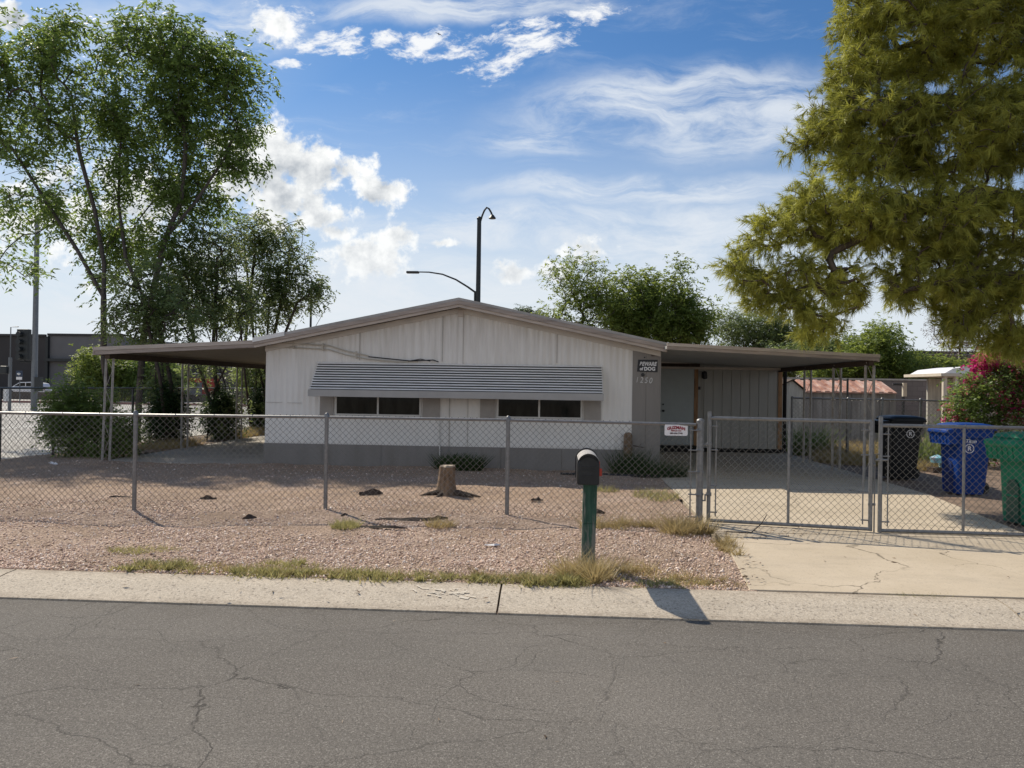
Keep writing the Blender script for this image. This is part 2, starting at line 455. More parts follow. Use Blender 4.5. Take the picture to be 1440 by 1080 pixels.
def finish(name, me, mat, parent=None, smooth=False, bevel=0, angle=35):
    me.materials.append(mat)
    me.update()
    if smooth:
        me.polygons.foreach_set('use_smooth', [True] * len(me.polygons))
        if smooth != 'all':
            try: me.set_sharp_from_angle(angle=R(angle))
            except Exception: pass
    o = bpy.data.objects.new(name, me)
    col.objects.link(o)
    if parent is not None:
        o.parent = parent; OFF[o] = OFF.get(parent, (0, 0, 0))
    if bevel:
        b = o.modifiers.new('bevel', 'BEVEL'); b.width = bevel; b.segments = 2; b.limit_method = 'ANGLE'; b.angle_limit = R(40)
    return o

def fast_mesh(verts, faces_flat, nside, tint=None):
    """numpy arrays -> mesh; every face has nside corners"""
    me = bpy.data.meshes.new('m')
    nv = len(verts); nf = len(faces_flat) // nside
    me.vertices.add(nv); me.vertices.foreach_set('co', np.ascontiguousarray(verts, dtype=np.float32).ravel())
    me.loops.add(nf * nside); me.loops.foreach_set('vertex_index', np.ascontiguousarray(faces_flat, dtype=np.int32))
    me.polygons.add(nf)
    me.polygons.foreach_set('loop_start', np.arange(0, nf * nside, nside, dtype=np.int32))
    me.polygons.foreach_set('loop_total', np.full(nf, nside, dtype=np.int32))
    if tint is not None:
        a = me.attributes.new('tint', 'FLOAT', 'POINT'); a.data.foreach_set('value', np.ascontiguousarray(tint, dtype=np.float32))
    me.update(calc_edges=True)
    me.validate()
    return me

def tag(o, label=None, cat=None, group=None, kind=None):
    if label: o['label'] = label
    if cat: o['category'] = cat
    if group: o['group'] = group
    if kind: o['kind'] = kind
    return o

def thing(name, label, cat, loc=(0, 0, 0), rz=0, group=None):
    o = bpy.data.objects.new(name, None); col.objects.link(o)
    o.empty_display_size = .2
    o.location = loc; o.rotation_euler = (0, 0, rz)
    OFF[o] = tuple(loc) if rz == 0 else (0, 0, 0)     # rotated things are built in local coordinates
    return tag(o, label, cat, group)

def children(o):
    return [c for c in bpy.data.objects if c.parent == o]

def copy_tree(o, parent=None):
    c = o.copy(); col.objects.link(c); c.parent = parent
    for ch in children(o): copy_tree(ch, c)
    return c

def text_mesh(body, size, x, y, z, mat, name, parent, shear=0, bold=.0, align='CENTER', sx=1.0, space=1.0, rz=0, arc=0):
    cu = bpy.data.curves.new('t', 'FONT')
    cu.body = body; cu.size = size; cu.align_x = align; cu.align_y = 'CENTER'
    cu.shear = shear; cu.offset = bold; cu.extrude = .002; cu.space_character = space
    tmp = bpy.data.objects.new('t', cu); col.objects.link(tmp)
    dg = bpy.context.evaluated_depsgraph_get()
    me = bpy.data.meshes.new_from_object(tmp.evaluated_get(dg))
    bpy.data.objects.remove(tmp)
    ox, oy, oz = OFF.get(parent, (0, 0, 0))
    for v in me.vertices:
        vx, vy, vz = v.co
        vx *= sx
        vy += -arc * vx * vx
        p = Vector((vx, -vz, vy))
        if rz: p = Matrix.Rotation(rz, 3, 'Z') @ p
        v.co = (p.x + x - ox, p.y + y - oy, p.z + z - oz)
    me.name = name
    me.materials.clear()
    return finish(name, me, mat, parent)

# ------------------------------------------------------------------ foliage
def unit(a):
    return a / np.maximum(np.linalg.norm(a, axis=-1, keepdims=True), 1e-9)

def leaves_mesh(c, d, n, L, W, tint):
    """diamond leaves: centre start c, direction d, normal n"""
    d = unit(d); s = unit(np.cross(d, n)); nn = np.cross(s, d)
    L = L[:, None]; W = W[:, None]
    v = np.empty((len(c), 4, 3))
    v[:, 0] = c
    v[:, 1] = c + d * L * .45 + s * W * .5 + nn * W * .12
    v[:, 2] = c + d * L
    v[:, 3] = c + d * L * .45 - s * W * .5 + nn * W * .12
    idx = np.arange(len(c) * 4)
    return v.reshape(-1, 3), idx, np.repeat(tint, 4)

def rand_dirs(n, r):
    return unit(r.normal(size=(n, 3)))

def sample_lobes(lobes, n, r, shell=.55):
    L = np.array(lobes, float)
    vol = L[:, 3] * L[:, 4] * L[:, 5]
    w = vol ** .8; w /= w.sum()
    k = r.choice(len(L), n, p=w)
    dirs = rand_dirs(n, r)
    rad = shell + (1 - shell) * r.random(n) ** .7
    rad *= (.35 + .65 * r.random(n) ** .3)
    return L[k, :3] + dirs * L[k, 3:6] * rad[:, None]

class Skeleton:
    def __init__(self, trunks, step=.3):
        self.p = []; self.par = []
        self.tips = []
        for tr in trunks:
            prev = -1
            if isinstance(tr, tuple): tr, attach = tr
            else: attach = False
            tr = [np.array(q, float) for q in tr]
            if attach:
                P = np.array(self.p); prev = int(np.argmin(np.linalg.norm(P - tr[0], axis=1)))
            for i in range(len(tr) - 1):
                a, b = tr[i], tr[i + 1]
                m = max(1, int(np.linalg.norm(b - a) / step))
                for j in range(m if i < len(tr) - 2 else m + 1):
                    self.p.append(a + (b - a) * j / m); self.par.append(prev); prev = len(self.p) - 1
    def grow(self, tips, r, step=.35, rise=.9, wob=.06):
        P0 = np.array(self.p)
        order = np.argsort([np.min(np.linalg.norm(P0 - t, axis=1)) for t in tips])
        cap = len(self.p) + len(tips) * 40
        arr = np.zeros((cap, 3)); n = len(self.p); arr[:n] = P0
        par = list(self.par)
        for i in order:
            t = tips[i]
            d = t - arr[:n]
            dist = np.linalg.norm(d, axis=1)
            pen = dist + rise * np.maximum(0, arr[:n, 2] - (t[2] - .25 * dist)) 
            k = int(np.argmin(pen))
            a = arr[k].copy(); m = max(2, int(dist[k] / step))
            m = min(m, 36)
            side = r.normal(size=3) * dist[k] * wob
            prev = k
            for j in range(1, m + 1):
                s = j / m
                arr[n] = a + (t - a) * s + side * math.sin(PI * s) + np.array([0, 0, .12 * dist[k] * math.sin(PI * s)]) + r.normal(size=3) * .012
                par.append(prev); prev = n; n += 1
            self.tips.append(prev)
        self.p = arr[:n]; self.par = par
    def mesh(self, r_tip=.006, r_max=.16, power=.48, seg=5, taper_base=1.25):
        n = len(self.p); cnt = np.zeros(n)
        for t in self.tips: cnt[t] += 1
        for i in range(n - 1, -1, -1):
            if self.par[i] >= 0: cnt[self.par[i]] += cnt[i]
        rad = np.minimum(r_tip * np.maximum(cnt, 1) ** power, r_max)
        par = np.array(self.par); e = np.where(par >= 0)[0]
        a = self.p[par[e]]; b = self.p[e]
        rb = rad[e]; ra = np.minimum(rad[par[e]], rb * 1.25)
        d = unit(b - a)
        u = unit(np.cross(d, np.array([.31, .82, .17]))); w = np.cross(d, u)
        b = b + d * rb[:, None] * .5
        ang = np.arange(seg) * 2 * PI / seg
        ca, sa = np.cos(ang), np.sin(ang)
        ring = u[:, None, :] * ca[None, :, None] + w[:, None, :] * sa[None, :, None]
        V = np.concatenate([a[:, None] + ring * ra[:, None, None], b[:, None] + ring * rb[:, None, None]], 1)
        base = (np.arange(len(e)) * 2 * seg)[:, None]
        k = np.arange(seg); k2 = (k + 1) % seg
        q = np.stack([k, k2, seg + k2, seg + k], 1).ravel()[None, :]
        return V.reshape(-1, 3), (base + q).ravel()

def compound_leaves(tips, dirs, r, per_tip, spread, rachis, nlf, L, W, droop=.5):
    """each tip carries per_tip drooping stems with nlf leaflets"""
    n = len(tips) * per_tip
    base = np.repeat(tips, per_tip, 0) + r.normal(size=(n, 3)) * spread
    dd = unit(np.repeat(dirs, per_tip, 0) * .6 + r.normal(size=(n, 3)) * .75 + np.array([0, 0, -.1]))
    k = np.tile(np.arange(nlf), n)
    s = (k + .5) / nlf
    B = np.repeat(base, nlf, 0); D = np.repeat(dd, nlf, 0)
    pos = B + D * (s * rachis)[:, None] + np.array([0, 0, -1.]) * (droop * rachis * s * s)[:, None]
    sidev = unit(np.cross(D, rand_dirs(len(D), r) * .3 + np.array([0, 0, 1.])))
    sg = np.where(k % 2 == 0, 1., -1.)
    ld = unit(D * .55 + sidev * sg[:, None] * .8 + np.array([0, 0, -.35]) + r.normal(size=D.shape) * .25)
    nr = unit(np.array([0, 0, 1.]) + r.normal(size=D.shape) * .55)
    m = len(pos)
    sz = r.uniform(.65, 1.25, m)
    tint = np.clip(np.repeat(r.random(n) * .7, nlf) + r.random(m) * .3, 0, 1)
    return leaves_mesh(pos, ld, nr, L * sz, W * sz, tint)

def tree(name, label, trunks, lobes, ntips, seed, leaf='leaf', bark='bark', per_tip=6, spread=.25, rachis=.28, nlf=7, L=.10, W=.035,
         r_max=.14, r_tip=.006, group=None, cat='tree', shell=.5, trunk_part='trunk', crown_part='crown', droop=.5, keep_inner=.3, power=.48):
    r = np.random.default_rng(seed)
    o = thing(name, label, cat, tuple(trunks[0][0]) if not isinstance(trunks[0], tuple) else tuple(trunks[0][0][0]), 0, group)
    off = np.array(OFF[o])
    sk = Skeleton(trunks)
    tips = sample_lobes(lobes, ntips, r, shell)
    sk.grow(tips, r)
    V, F = sk.mesh(r_tip, r_max, power)
    me = fast_mesh(V - off, F, 4); me.name = trunk_part
    finish(trunk_part, me, M[bark], o, 'all')
    tp = sk.p[np.array(sk.tips)]
    pd = unit(tp - sk.p[np.array(sk.par)[np.array(sk.tips)]])
    # a few leaves further back along the twigs too
    back = np.array(sk.par)[np.array(sk.tips)]
    for _ in range(2): back = np.maximum(np.array(sk.par)[back], 0)
    nb = int(len(back) * keep_inner)
    sel = r.choice(len(back), nb, replace=False) if nb else []
    pts = np.concatenate([tp, sk.p[back[sel]]]) if nb else tp
    dirs = np.concatenate([pd, pd[sel]]) if nb else pd
    v, f, tn = compound_leaves(pts, dirs, r, per_tip, spread, rachis, nlf, L, W, droop)
    me = fast_mesh(v - off, f, 4, tn); me.name = crown_part
    finish(crown_part, me, M[leaf], o)
    return o

def blades(r, n, cx, cy, rx, ry, h, w, z=.1, lean=.5, tuft=0, rot=0):
    """grass blades as narrow triangles"""
    a = r.random(n) * 2 * PI; q = np.sqrt(r.random(n))
    x = rx * q * np.cos(a); y = ry * q * np.sin(a)
    if tuft:
        tx = r.uniform(-1, 1, (tuft, 2)); tx *= (r.random((tuft, 1)) ** .5)
        k = r.integers(0, tuft, n)
        sp_ = r.uniform(.015, .075, tuft)[k]; hs_ = r.uniform(.35, 1.9, tuft)[k]
        x = tx[k, 0] * rx + r.normal(size=n) * sp_; y = tx[k, 1] * ry + r.normal(size=n) * sp_ * .8
    b = np.stack([cx + x, cy + y, np.full(n, z)], 1)
    hh = h * r.uniform(.4, 1.2, n) * (hs_ if tuft else 1)
    ld = np.clip(r.normal(size=(n, 2)) * lean, -1.0, 1.0)
    top = b + np.stack([ld[:, 0] * hh, ld[:, 1] * hh, hh], 1)
    sd = unit(np.stack([r.normal(size=n), r.normal(size=n), np.zeros(n)], 1)) * (w * .5)
    v = np.stack([b - sd, b + sd, top], 1).reshape(-1, 3)
    return v, np.repeat(r.random(n), 3)

def stuff_blades(name, label, cat, mat, patches, seed, kind='stuff'):
    r = np.random.default_rng(seed)
    vs, ts = [], []
    for p in patches:
        v, t = blades(r, *p[0], **p[1]); vs.append(v); ts.append(t)
    V = np.concatenate(vs); T = np.concatenate(ts)
    me = fast_mesh(V, np.arange(len(V)), 3, T); me.name = name
    o = finish(name, me, M[mat])
    return tag(o, label, cat, kind=kind)

# ================================================================== the setting
def sheet(name, poly, z, mat):
    b = MB(); b.add([(x, y, z) for x, y in poly], [tuple(range(len(poly)))])
    return tag(b.build(name, M[mat]), kind='structure')

def grid_sheet(name, x0, x1, y0, y1, z, mat, step=.1, amp=.025, seed=1, mask=None):
    nx = int((x1 - x0) / step) + 1; ny = int((y1 - y0) / step) + 1
    X, Yg = np.meshgrid(np.linspace(x0, x1, nx), np.linspace(y0, y1, ny))
    Z = np.full_like(X, z) + ground_noise(X, Yg, amp)
    V = np.stack([X, Yg, Z], 2).reshape(-1, 3)
    i = np.arange(nx * ny).reshape(ny, nx)
    F = np.stack([i[:-1, :-1], i[:-1, 1:], i[1:, 1:], i[1:, :-1]], 2).reshape(-1, 4)
    if mask is not None:
        c = V[F].mean(1); F = F[mask(c[:, 0], c[:, 1])]
    me = fast_mesh(V, F.ravel(), 4); me.name = name
    return tag(finish(name, me, M[mat], None, 'all'), kind='structure')

def ground_noise(x, y, amp=.025):
    edge = np.clip((y - 6.3) / .5, 0, 1) * np.clip((1.62 - x) / .3, 0, 1) if True else 1
    return amp * edge * (np.sin(x * 1.7 + 1.3 * np.sin(y * 1.1)) * .45 + np.sin(y * 2.3 + x * .7) * .35 + np.sin(x * 5.1 + y * 3.7) * .2 + np.sin(x * 9 - y * 7) * .12)

sheet('ground', [(-400, -60), (400, -60), (400, 900), (-400, 900)], -.06, 'dirt')
sheet('road', [(-70, -14), (70, -14), (70, 5.76), (-70, 5.76)], 0, 'asphalt')
sheet('side_street', [(-42, 5.76), (-12.6, 5.76), (-12.6, 160), (-42, 160)], -.004, 'street')
b = MB(); b.box(-12.6, -11.25, 6.25, 120, -.05, .05); tag(b.build('pavement', M['walk']), kind='structure')
b = MB()
for x in (-19.5, -27.0): b.add([(x, 8, 0), (x + .14, 8, 0), (x + .14, 120, 0), (x, 120, 0)], [(0, 1, 2, 3)])
b.add([(-42, 46, 0), (-13, 46, 0), (-13, 46.4, 0), (-42, 46.4, 0)], [(0, 1, 2, 3)])
tag(b.build('lane_lines', M['paint_white']), kind='structure')
# far kerb with red paint and pale far pavement
b = MB(); b.box(-90, -13, 56, 56.3, -.05, .16); tag(b.build('far_kerb', M['kerb_red']), kind='structure')
b = MB(); b.box(-90, -13, 56.3, 61.0, -.05, .12); tag(b.build('far_pavement', M['walk']), kind='structure')

# kerb of the front road: rolled concrete in sections
joints = [-33.3, -29.2, -25.1, -21.0, -16.9, -12.75, -8.65, -4.55, -.42, 3.47, 7.6, 11.7, 15.8, 19.9, 24.0, 28.1, 36]
kp = [(5.74, -.05), (5.745, .012), (5.80, .022), (5.90, .04), (6.0, .066), (6.08, .083), (6.16, .092), (6.27, .096), (6.275, -.05)]
b = MB()
for a, c in zip(joints[:-1], joints[1:]):
    if c < -12: continue
    b.prism(kp, 'x', a + .008, c - .008)
tag(b.build('kerb', M['kerb'], None, True, angle=50), kind='structure')
def kerb_z(y):
    for (ya, za), (yb, zb) in zip(kp[1:-1], kp[2:]):
        if ya <= y <= yb: return za + (zb - za) * (y - ya) / (yb - ya)
    return .096
b = MB(); rr = np.random.default_rng(5)
for i in range(26):
    x0 = -1.08 + .40 * rr.random(); y0_ = 5.96 + .15 * rr.random(); L_ = rr.uniform(.03, .10); a = rr.choice([.15, .9, 2.2, -.4]) + rr.normal() * .2
    x1 = x0 + L_ * math.cos(a); y1_ = min(6.14, max(5.92, y0_ + L_ * math.sin(a) * .7)); w_ = rr.uniform(.004, .009)
    nx_, ny_ = -(y1_ - y0_), x1 - x0; nl = max(1e-6, math.hypot(nx_, ny_)); nx_ *= w_ / nl; ny_ *= w_ / nl
    q = [(x0 - nx_, y0_ - ny_), (x1 - nx_, y1_ - ny_), (x1 + nx_, y1_ + ny_), (x0 + nx_, y0_ + ny_)]
    b.add([(x, y, kerb_z(y) + .0035 + i * .0002) for x, y in q], [(0, 1, 2, 3)])
tag(b.build('kerb_paint_marks', M['chalk']), kind='structure')
b = MB(); b.box(-12.6, 36, 5.752, 6.27, -.055, .004); tag(b.build('kerb_joint_fill', M['soil']), kind='structure')

def yard_mask(x, y):
    return ~((x > 1.66 + (y - 6.25) * .035) & (y < 20.2)) & ~((x > -5.8) & (x < 1.9) & (y > 15.35)) & ~((x < -5.8) & (x > -9.25) & (y > 15.1))
grid_sheet('gravel_yard', -11.25, 2.2, 6.275, 20.0, .095, 'gravel_base', .08, .03, mask=yard_mask)
grid_sheet('side_yard', 5.3, 17, 6.275, 19.9, .075, 'soil', .1, .02, mask=lambda x, y: ~((x < 5.48 + .12 * np.clip(y - 9, 0, 4)) & (y < 20.2)))
sheet('back_yard', [(-11.25, 19.9), (40, 19.9), (40, 60), (-11.25, 60)], .03, 'soil')
# driveway slab, with a low step at its street end
b = MB()
b.prism([(1.58, 6.31), (5.30, 6.31), (5.42, 9.0), (5.95, 12.6), (6.0, 20.5), (2.0, 20.5), (1.90, 12.5), (1.80, 8.2)], 'z', -.05, .10)
drv = tag(b.build('driveway', M['slab'], bevel=.008), kind='structure')
b = MB(); b.box(1.5, 5.4, 6.276, 6.309, -.05, .03); tag(b.build('driveway_gap', M['void']), kind='structure')
b = MB(); b.box(1.84, 5.46, 8.84, 8.852, .1, .1015); b.box(1.9, 5.95, 12.78, 12.792, .1, .1015); tag(b.build('slab_joint', M['wood_dark']), kind='structure')
# slab of the left carport
b = MB(); b.box(-9.2, -5.85, 15.1, 31, -.05, .085); tag(b.build('carport_slab', M['slab_grey']), kind='structure')

# loose gravel: real stones, one mesh
def stones():
    r = np.random.default_rng(3)
    n = 165000
    y = 6.3 + (15.2 - 6.3) * r.random(n) ** 1.35
    x = r.uniform(-9.6, 1.95, n)
    ok = (x < 1.62 + (y - 6.25) * .04)
    patch = np.sin(x * 1.3 + 2) * np.sin(y * 1.9 + x * .8) + .5 * np.sin(x * 3.1 - y * 2.2)
    patch2 = np.sin(x * 2.7 + y * 1.1 + 1.5 * np.sin(y * 2.9)) * np.sin(y * 3.7 - x * 1.9)
    ok &= r.random(n) < np.clip(.72 + patch * .35 + patch2 * .4 - .35 * np.clip((y - 8.3) / .6, 0, 1) - .75 * np.clip((y - 9.9) / 1.3, 0, 1), .08, 1)
    x, y = x[ok], y[ok]; n = len(x)
    s = r.uniform(.004, .0092, n) * r.choice([1, 1, 1, 1, 1.4, 1.9], n)
    z = .095 + ground_noise(x, y, .03)
    base = np.array([(1, 0, 0), (0, 1, 0), (-1, 0, 0), (0, -1, 0), (0, 0, .8), (0, 0, -.8)], float)
    fc = np.array([(0, 1, 4), (1, 2, 4), (2, 3, 4), (3, 0, 4), (1, 0, 5), (2, 1, 5), (3, 2, 5), (0, 3, 5)])
    P = base[None] * r.uniform(.6, 1.35, (n, 6, 1)) + r.normal(size=(n, 6, 3)) * .22
    a = r.random(n) * 2 * PI; ca, sa = np.cos(a), np.sin(a)
    X = P[..., 0] * ca[:, None] - P[..., 1] * sa[:, None]; Yy = P[..., 0] * sa[:, None] + P[..., 1] * ca[:, None]
    V = np.stack([X, Yy, P[..., 2]], 2) * s[:, None, None] + np.stack([x, y, z + s * .3], 1)[:, None]
    F = (np.arange(n) * 6)[:, None, None] + fc[None]
    me = fast_mesh(V.reshape(-1, 3), F.ravel(), 3, np.repeat(r.beta(1.6, 1.6, n), 6)); me.name = 'gravel'
    tag(finish('gravel', me, M['stone']), 'pinkish crushed gravel spread loose over the front yard', 'gravel', kind='stuff')
stones()

# ================================================================== the house
HX0, HX1, HY, HB = -5.86, 2.03, 15.2, 31.0
PK, ZP, ZE = -1.92, 3.28, 2.50
home = thing('mobile_home', 'white ribbed mobile home with low gable, striped grey window awning and tan corner panel', 'house', (PK, HY, .08))
def ztop(x): return ZE + (ZP - ZE) * (1 - abs(x - PK) / (HX1 - PK))
# ribbed front wall
b = MB()
xs = []; x = HX0
while x < 1.49:
    for dx, dy in ((0, 0), (.015, -.0018), (.03, -.006), (.045, -.0102), (.06, -.012), (.075, -.0102), (.09, -.006), (.105, -.0018)):
        xs.append((x + dx, dy))
    x += .12
xs = [(min(x, 1.50), d) for x, d in xs if x < 1.50] + [(1.50, 0)]
vs = []; fs = []
for i, (x, d) in enumerate(xs):
    vs += [(x, HY + d, .50), (x, HY + d, ztop(x) - .02)]
    if i: fs.append((2 * i - 2, 2 * i, 2 * i + 1, 2 * i - 1))
b.add(vs, fs)
b.build('wall', M['siding'], home, 'all')
b = MB(); b.box(HX0, HX0 + .02, HY + .01, HB, .5, ZE); b.box(HX1 - .02, HX1, HY + .01, HB, .1, ZE); b.box(HX0, HX1, HB - .02, HB, .1, ZE)
b.build('side_wall', M['siding'], home)
b = MB()
x = HX0 - .01
while x < 1.48:
    x2 = min(x + 1.2, 1.49); b.box(x, x2 - .006, HY - .028, HY + .05, .02, .512); x = x2
b.box(HX0 - .012, HX0 + .02, HY + .055, HB, .02, .5)
b.build('skirting', M['skirt'], home)
b = MB()
for x in (1.492, 1.758): b.box(x, x + .262, HY - .022, HY + .02, .1, 2.49)
b.box(HX1 - .012, HX1 + .012, HY - .026, HY + .35, .1, 2.49)
b.build('corner_panel', M['tan'], home)
# horizontal seams and dents on the left of the wall
for q in ((HX0 + .02, HX0 + .35, HY - .021, HY - .012, 1.33, 1.337), (HX0 + .45, HX0 + .75, HY - .021, HY - .012, 1.325, 1.331), (-2.12, -2.105, HY - .025, HY - .012, .5, 1.5), (-1.75, -1.742, HY - .022, HY - .012, .5, 1.5)) + tuple((xx, xx + .012, HY - .02, HY - .012, 2.2, ztop(xx) - .06) for xx in (-3.95, -2.28, 0.0)):
    b = MB(); b.box(*q); b.build('seam', M['seam'], home)
# roof
def gable(b, x0, x1, zoff, th, y0, y1, ext=.0):
    top = [(x0, ztop2(x0) + zoff), (PK, ZP + zoff + .16), (x1, ztop2(x1) + zoff)]
    bot = [(x1, ztop2(x1) + zoff - th), (PK, ZP + zoff + .16 - th), (x0, ztop2(x0) + zoff - th)]
    # two convex halves
    for (a, c) in ((0, 1), (1, 2)):
        q = [top[a], top[c], (top[c][0], top[c][1] - th), (top[a][0], top[a][1] - th)]
        b.prism(q, 'y', y0, y1)
def ztop2(x): return ZP + .16 - (ZP + .16 - 2.60) * abs(x - PK) / 4.06
RX0, RX1 = PK - 4.08, PK + 4.05
b = MB(); gable(b, RX0, RX1, 0, .05, 14.86, HB + .15); b.build('roof', M['roofing'], home)
b = MB(); gable(b, RX0 + .01, RX1 - .01, -.052, .075, 14.845, 14.90); b.build('fascia', M['trim'], home)
b = MB(); gable(b, RX0 + .02, RX1 - .02, -.129, .055, 14.87, 14.93); b.build('drip_trim', M['trim_light'], home)
b = MB(); gable(b, RX0 + .05, RX1 - .03, -.05, .02, 14.95, HB); b.build('soffit', M['trim_light'], home)
b = MB(); gable(b, HX0, HX1, -.17, .10, HY - .05, HY - .012); b.build('frieze_board', M['frieze'], home)
b = MB()
b.prism([(-6.0, ztop2(-6.0) + .01), (-5.36, ztop2(-5.36) + .01), (-5.36, ztop2(-5.36) - .075), (-6.0, ztop2(-6.0) - .075)], 'y', 14.83, 14.844)
tag(b.build('trim_piece', M['trim_white'], home), 'clean white replacement piece at the left end of the roof edge')
b = MB(); b.box(-1.955, -1.865, HY - .04, HY - .017, 2.15, 3.19); b.build('batten', M['siding'], home)
b = MB(); b.box(-1.965, -1.855, HY - .075, HY - .041, 3.09, 3.23); b.build('vent_block', M['trim_light'], home)
# the awning: louvres on a tilted frame
AX0, AX1 = -4.79, .89
aw = MB(); n = 11
y_top, z_top, y_bot, z_bot = HY - .04, 2.15, HY - .56, 1.60
for i in range(n):
    t0 = i / n; t1 = (i + .66) / n
    ya, za = y_top + (y_bot - y_top) * t0, z_top + (z_bot - z_top) * t0
    yb, zb = y_top + (y_bot - y_top) * t1 - .006, z_top + (z_bot - z_top) * t1 + .008
    spread = .0
    aw.add([(AX0, ya, za), (AX1, ya, za), (AX1, yb, zb), (AX0, yb, zb),
            (AX0, ya + .006, za - .006), (AX1, ya + .006, za - .006), (AX1, yb + .012, zb - .004), (AX0, yb + .012, zb - .004)],
           [(0, 3, 2, 1), (4, 5, 6, 7), (0, 1, 5, 4), (3, 7, 6, 2), (0, 4, 7, 3), (1, 2, 6, 5)])
awn = aw.build('awning', M['awning'], home)
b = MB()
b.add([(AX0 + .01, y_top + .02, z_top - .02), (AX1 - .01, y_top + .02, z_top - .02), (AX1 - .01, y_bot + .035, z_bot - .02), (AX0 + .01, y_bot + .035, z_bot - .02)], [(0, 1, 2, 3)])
b.build('awning_gap_shade', M['awning_gap'], awn)  # near-black sheet behind the slats stands in for shade in the gaps
b = MB(); b.box(AX0 - .012, AX1 + .012, y_bot - .018, y_bot + .006, z_bot - .125, z_bot + .01); b.build('valance', M['valance'], awn, bevel=.004)
for sx in (AX0 - .004, AX1 - .004):
    b = MB()
    for i in range(9):
        t = (i + .5) / 10
        y1 = y_top + (y_bot - y_top) * t; z1 = z_top + (z_bot - z_top) * t
        b.box(sx, sx + .008, y1 + .01, y_top, z1 - .042, z1 - .008)
    b.box(sx, sx + .008, y_bot + .01, y_top, z_bot - .06, z_bot - .0)
    b.build('side_louvre', M['awning'], awn)
# windows and shutters under it
def window(x0, x1, mid):
    w = MB(); z0, z1 = 1.10, 2.05; y0, y1 = HY - .045, HY - .017
    for a, c in ((x0, x0 + .035), (mid - .018, mid + .018), (x1 - .035, x1)): w.box(a, c, y0, y1, z0, z1)
    w.box(x0 + .035, mid - .018, y0 + .002, y1, z0, z0 + .03); w.box(mid + .018, x1 - .035, y0 + .002, y1, z0, z0 + .03)
    w.box(x0 + .035, mid - .018, y0 + .002, y1, z1 - .03, z1); w.box(mid + .018, x1 - .035, y0 + .002, y1, z1 - .03, z1)
    f = w.build('window', M['frame'], home)
    for a, c in ((x0 + .035, mid - .018), (mid + .018, x1 - .035)):
        p = MB(); p.box(a, c, y0 + .012, y1, z0 + .03, z1 - .03); p.build('pane', M['glass'], f)
    s = MB(); s.box(x0 - .03, x1 + .03, y0 - .02, y1, z0 - .035, z0 - .002); s.build('sill', M['frame'], f)
window(-4.42, -2.68, -3.55)
window(-1.17, .52, -.33)
for a, c in ((-4.73, -4.455), (-2.645, -2.30), (-1.50, -1.205), (.555, .88)):
    b = MB(); b.box(a, c, HY - .04, HY - .017, 1.06, 2.06)
    for k in range(12): b.box(a + .03, c - .03, HY - .046, HY - .041, 1.12 + k * .075, 1.165 + k * .075)
    b.build('shutter', M['shutter'], home)
# conduits across the left of the gable
b = MB()
path = [(-5.87, HY - .04, 2.47), (-5.47, HY - .04, 2.475), (-4.57, HY - .04, 2.44), (-4.23, HY - .05, 2.34), (-3.8, HY - .05, 2.26), (-3.15, HY - .05, 2.21)]
b.tube([(x, y, z + .05) for x, y, z in path[:4]] + [(-3.75, HY - .05, 2.29)], .014); b.build('conduit', M['conduit'], home, True)
b = MB(); b.tube([(x, y, z - .03) for x, y, z in path] + [(-2.75, HY - .05, 2.19)], .012); b.build('conduit', M['conduit'], home, True)
b = MB(); b.tube([(-3.75, HY - .06, 2.275), (-3.3, HY - .06, 2.235), (-2.9, HY - .06, 2.2), (-2.65, HY - .07, 2.215), (-2.45, HY - .06, 2.225), (-2.34, HY - .06, 2.19)], .011)
b.tube([(-2.95, HY - .07, 2.195), (-2.7, HY - .07, 2.24), (-2.5, HY - .08, 2.20)], .009); b.build('cable', M['black'], home, True)
b = MB()
for x, z in ((-5.3, 2.48), (-4.7, 2.45), (-4.02, 2.30)):
    b = MB(); b.box(x, x + .03, HY - .062, HY - .01, z - .06, z + .08); b.build('clip', M['conduit'], home)
b = MB(); b.tube([(-2.30, HY - .05, 1.08), (-2.29, HY - .05, .3)], .013); b.build('downpipe', M['frame'], home, True)
# hose tap by the shrub
b = MB(); b.tube([(-1.98, HY - .04, .32), (-1.98, HY - .12, .32), (-1.98, HY - .13, .27)], .016); b.lathe([(.035, 0), (.04, .012), (.03, .02)], (-1.98, HY - .1, .345), 10)
b.build('tap', M['black'], home, True)
# corner details: broken patch, knob, vent hole
b = MB(); b.add([(1.80, HY - .026, 2.47), (1.99, HY - .026, 2.47), (1.97, HY - .026, 2.36), (1.86, HY - .026, 2.35), (1.83, HY - .026, 2.40)], [(0, 4, 3, 2, 1)]); b.build('bare_patch', M['patch'], home)
b = MB(); b.tube([(1.69, HY - .02, 1.99), (1.69, HY - .05, 1.99)], .036, 12); b.build('knob', M['black'], home, True)
b = MB(); b.tube([(1.72, HY - .02, 2.33), (1.72, HY - .035, 2.33)], .014, 8); b.build('screw_cap', M['black'], home, True)

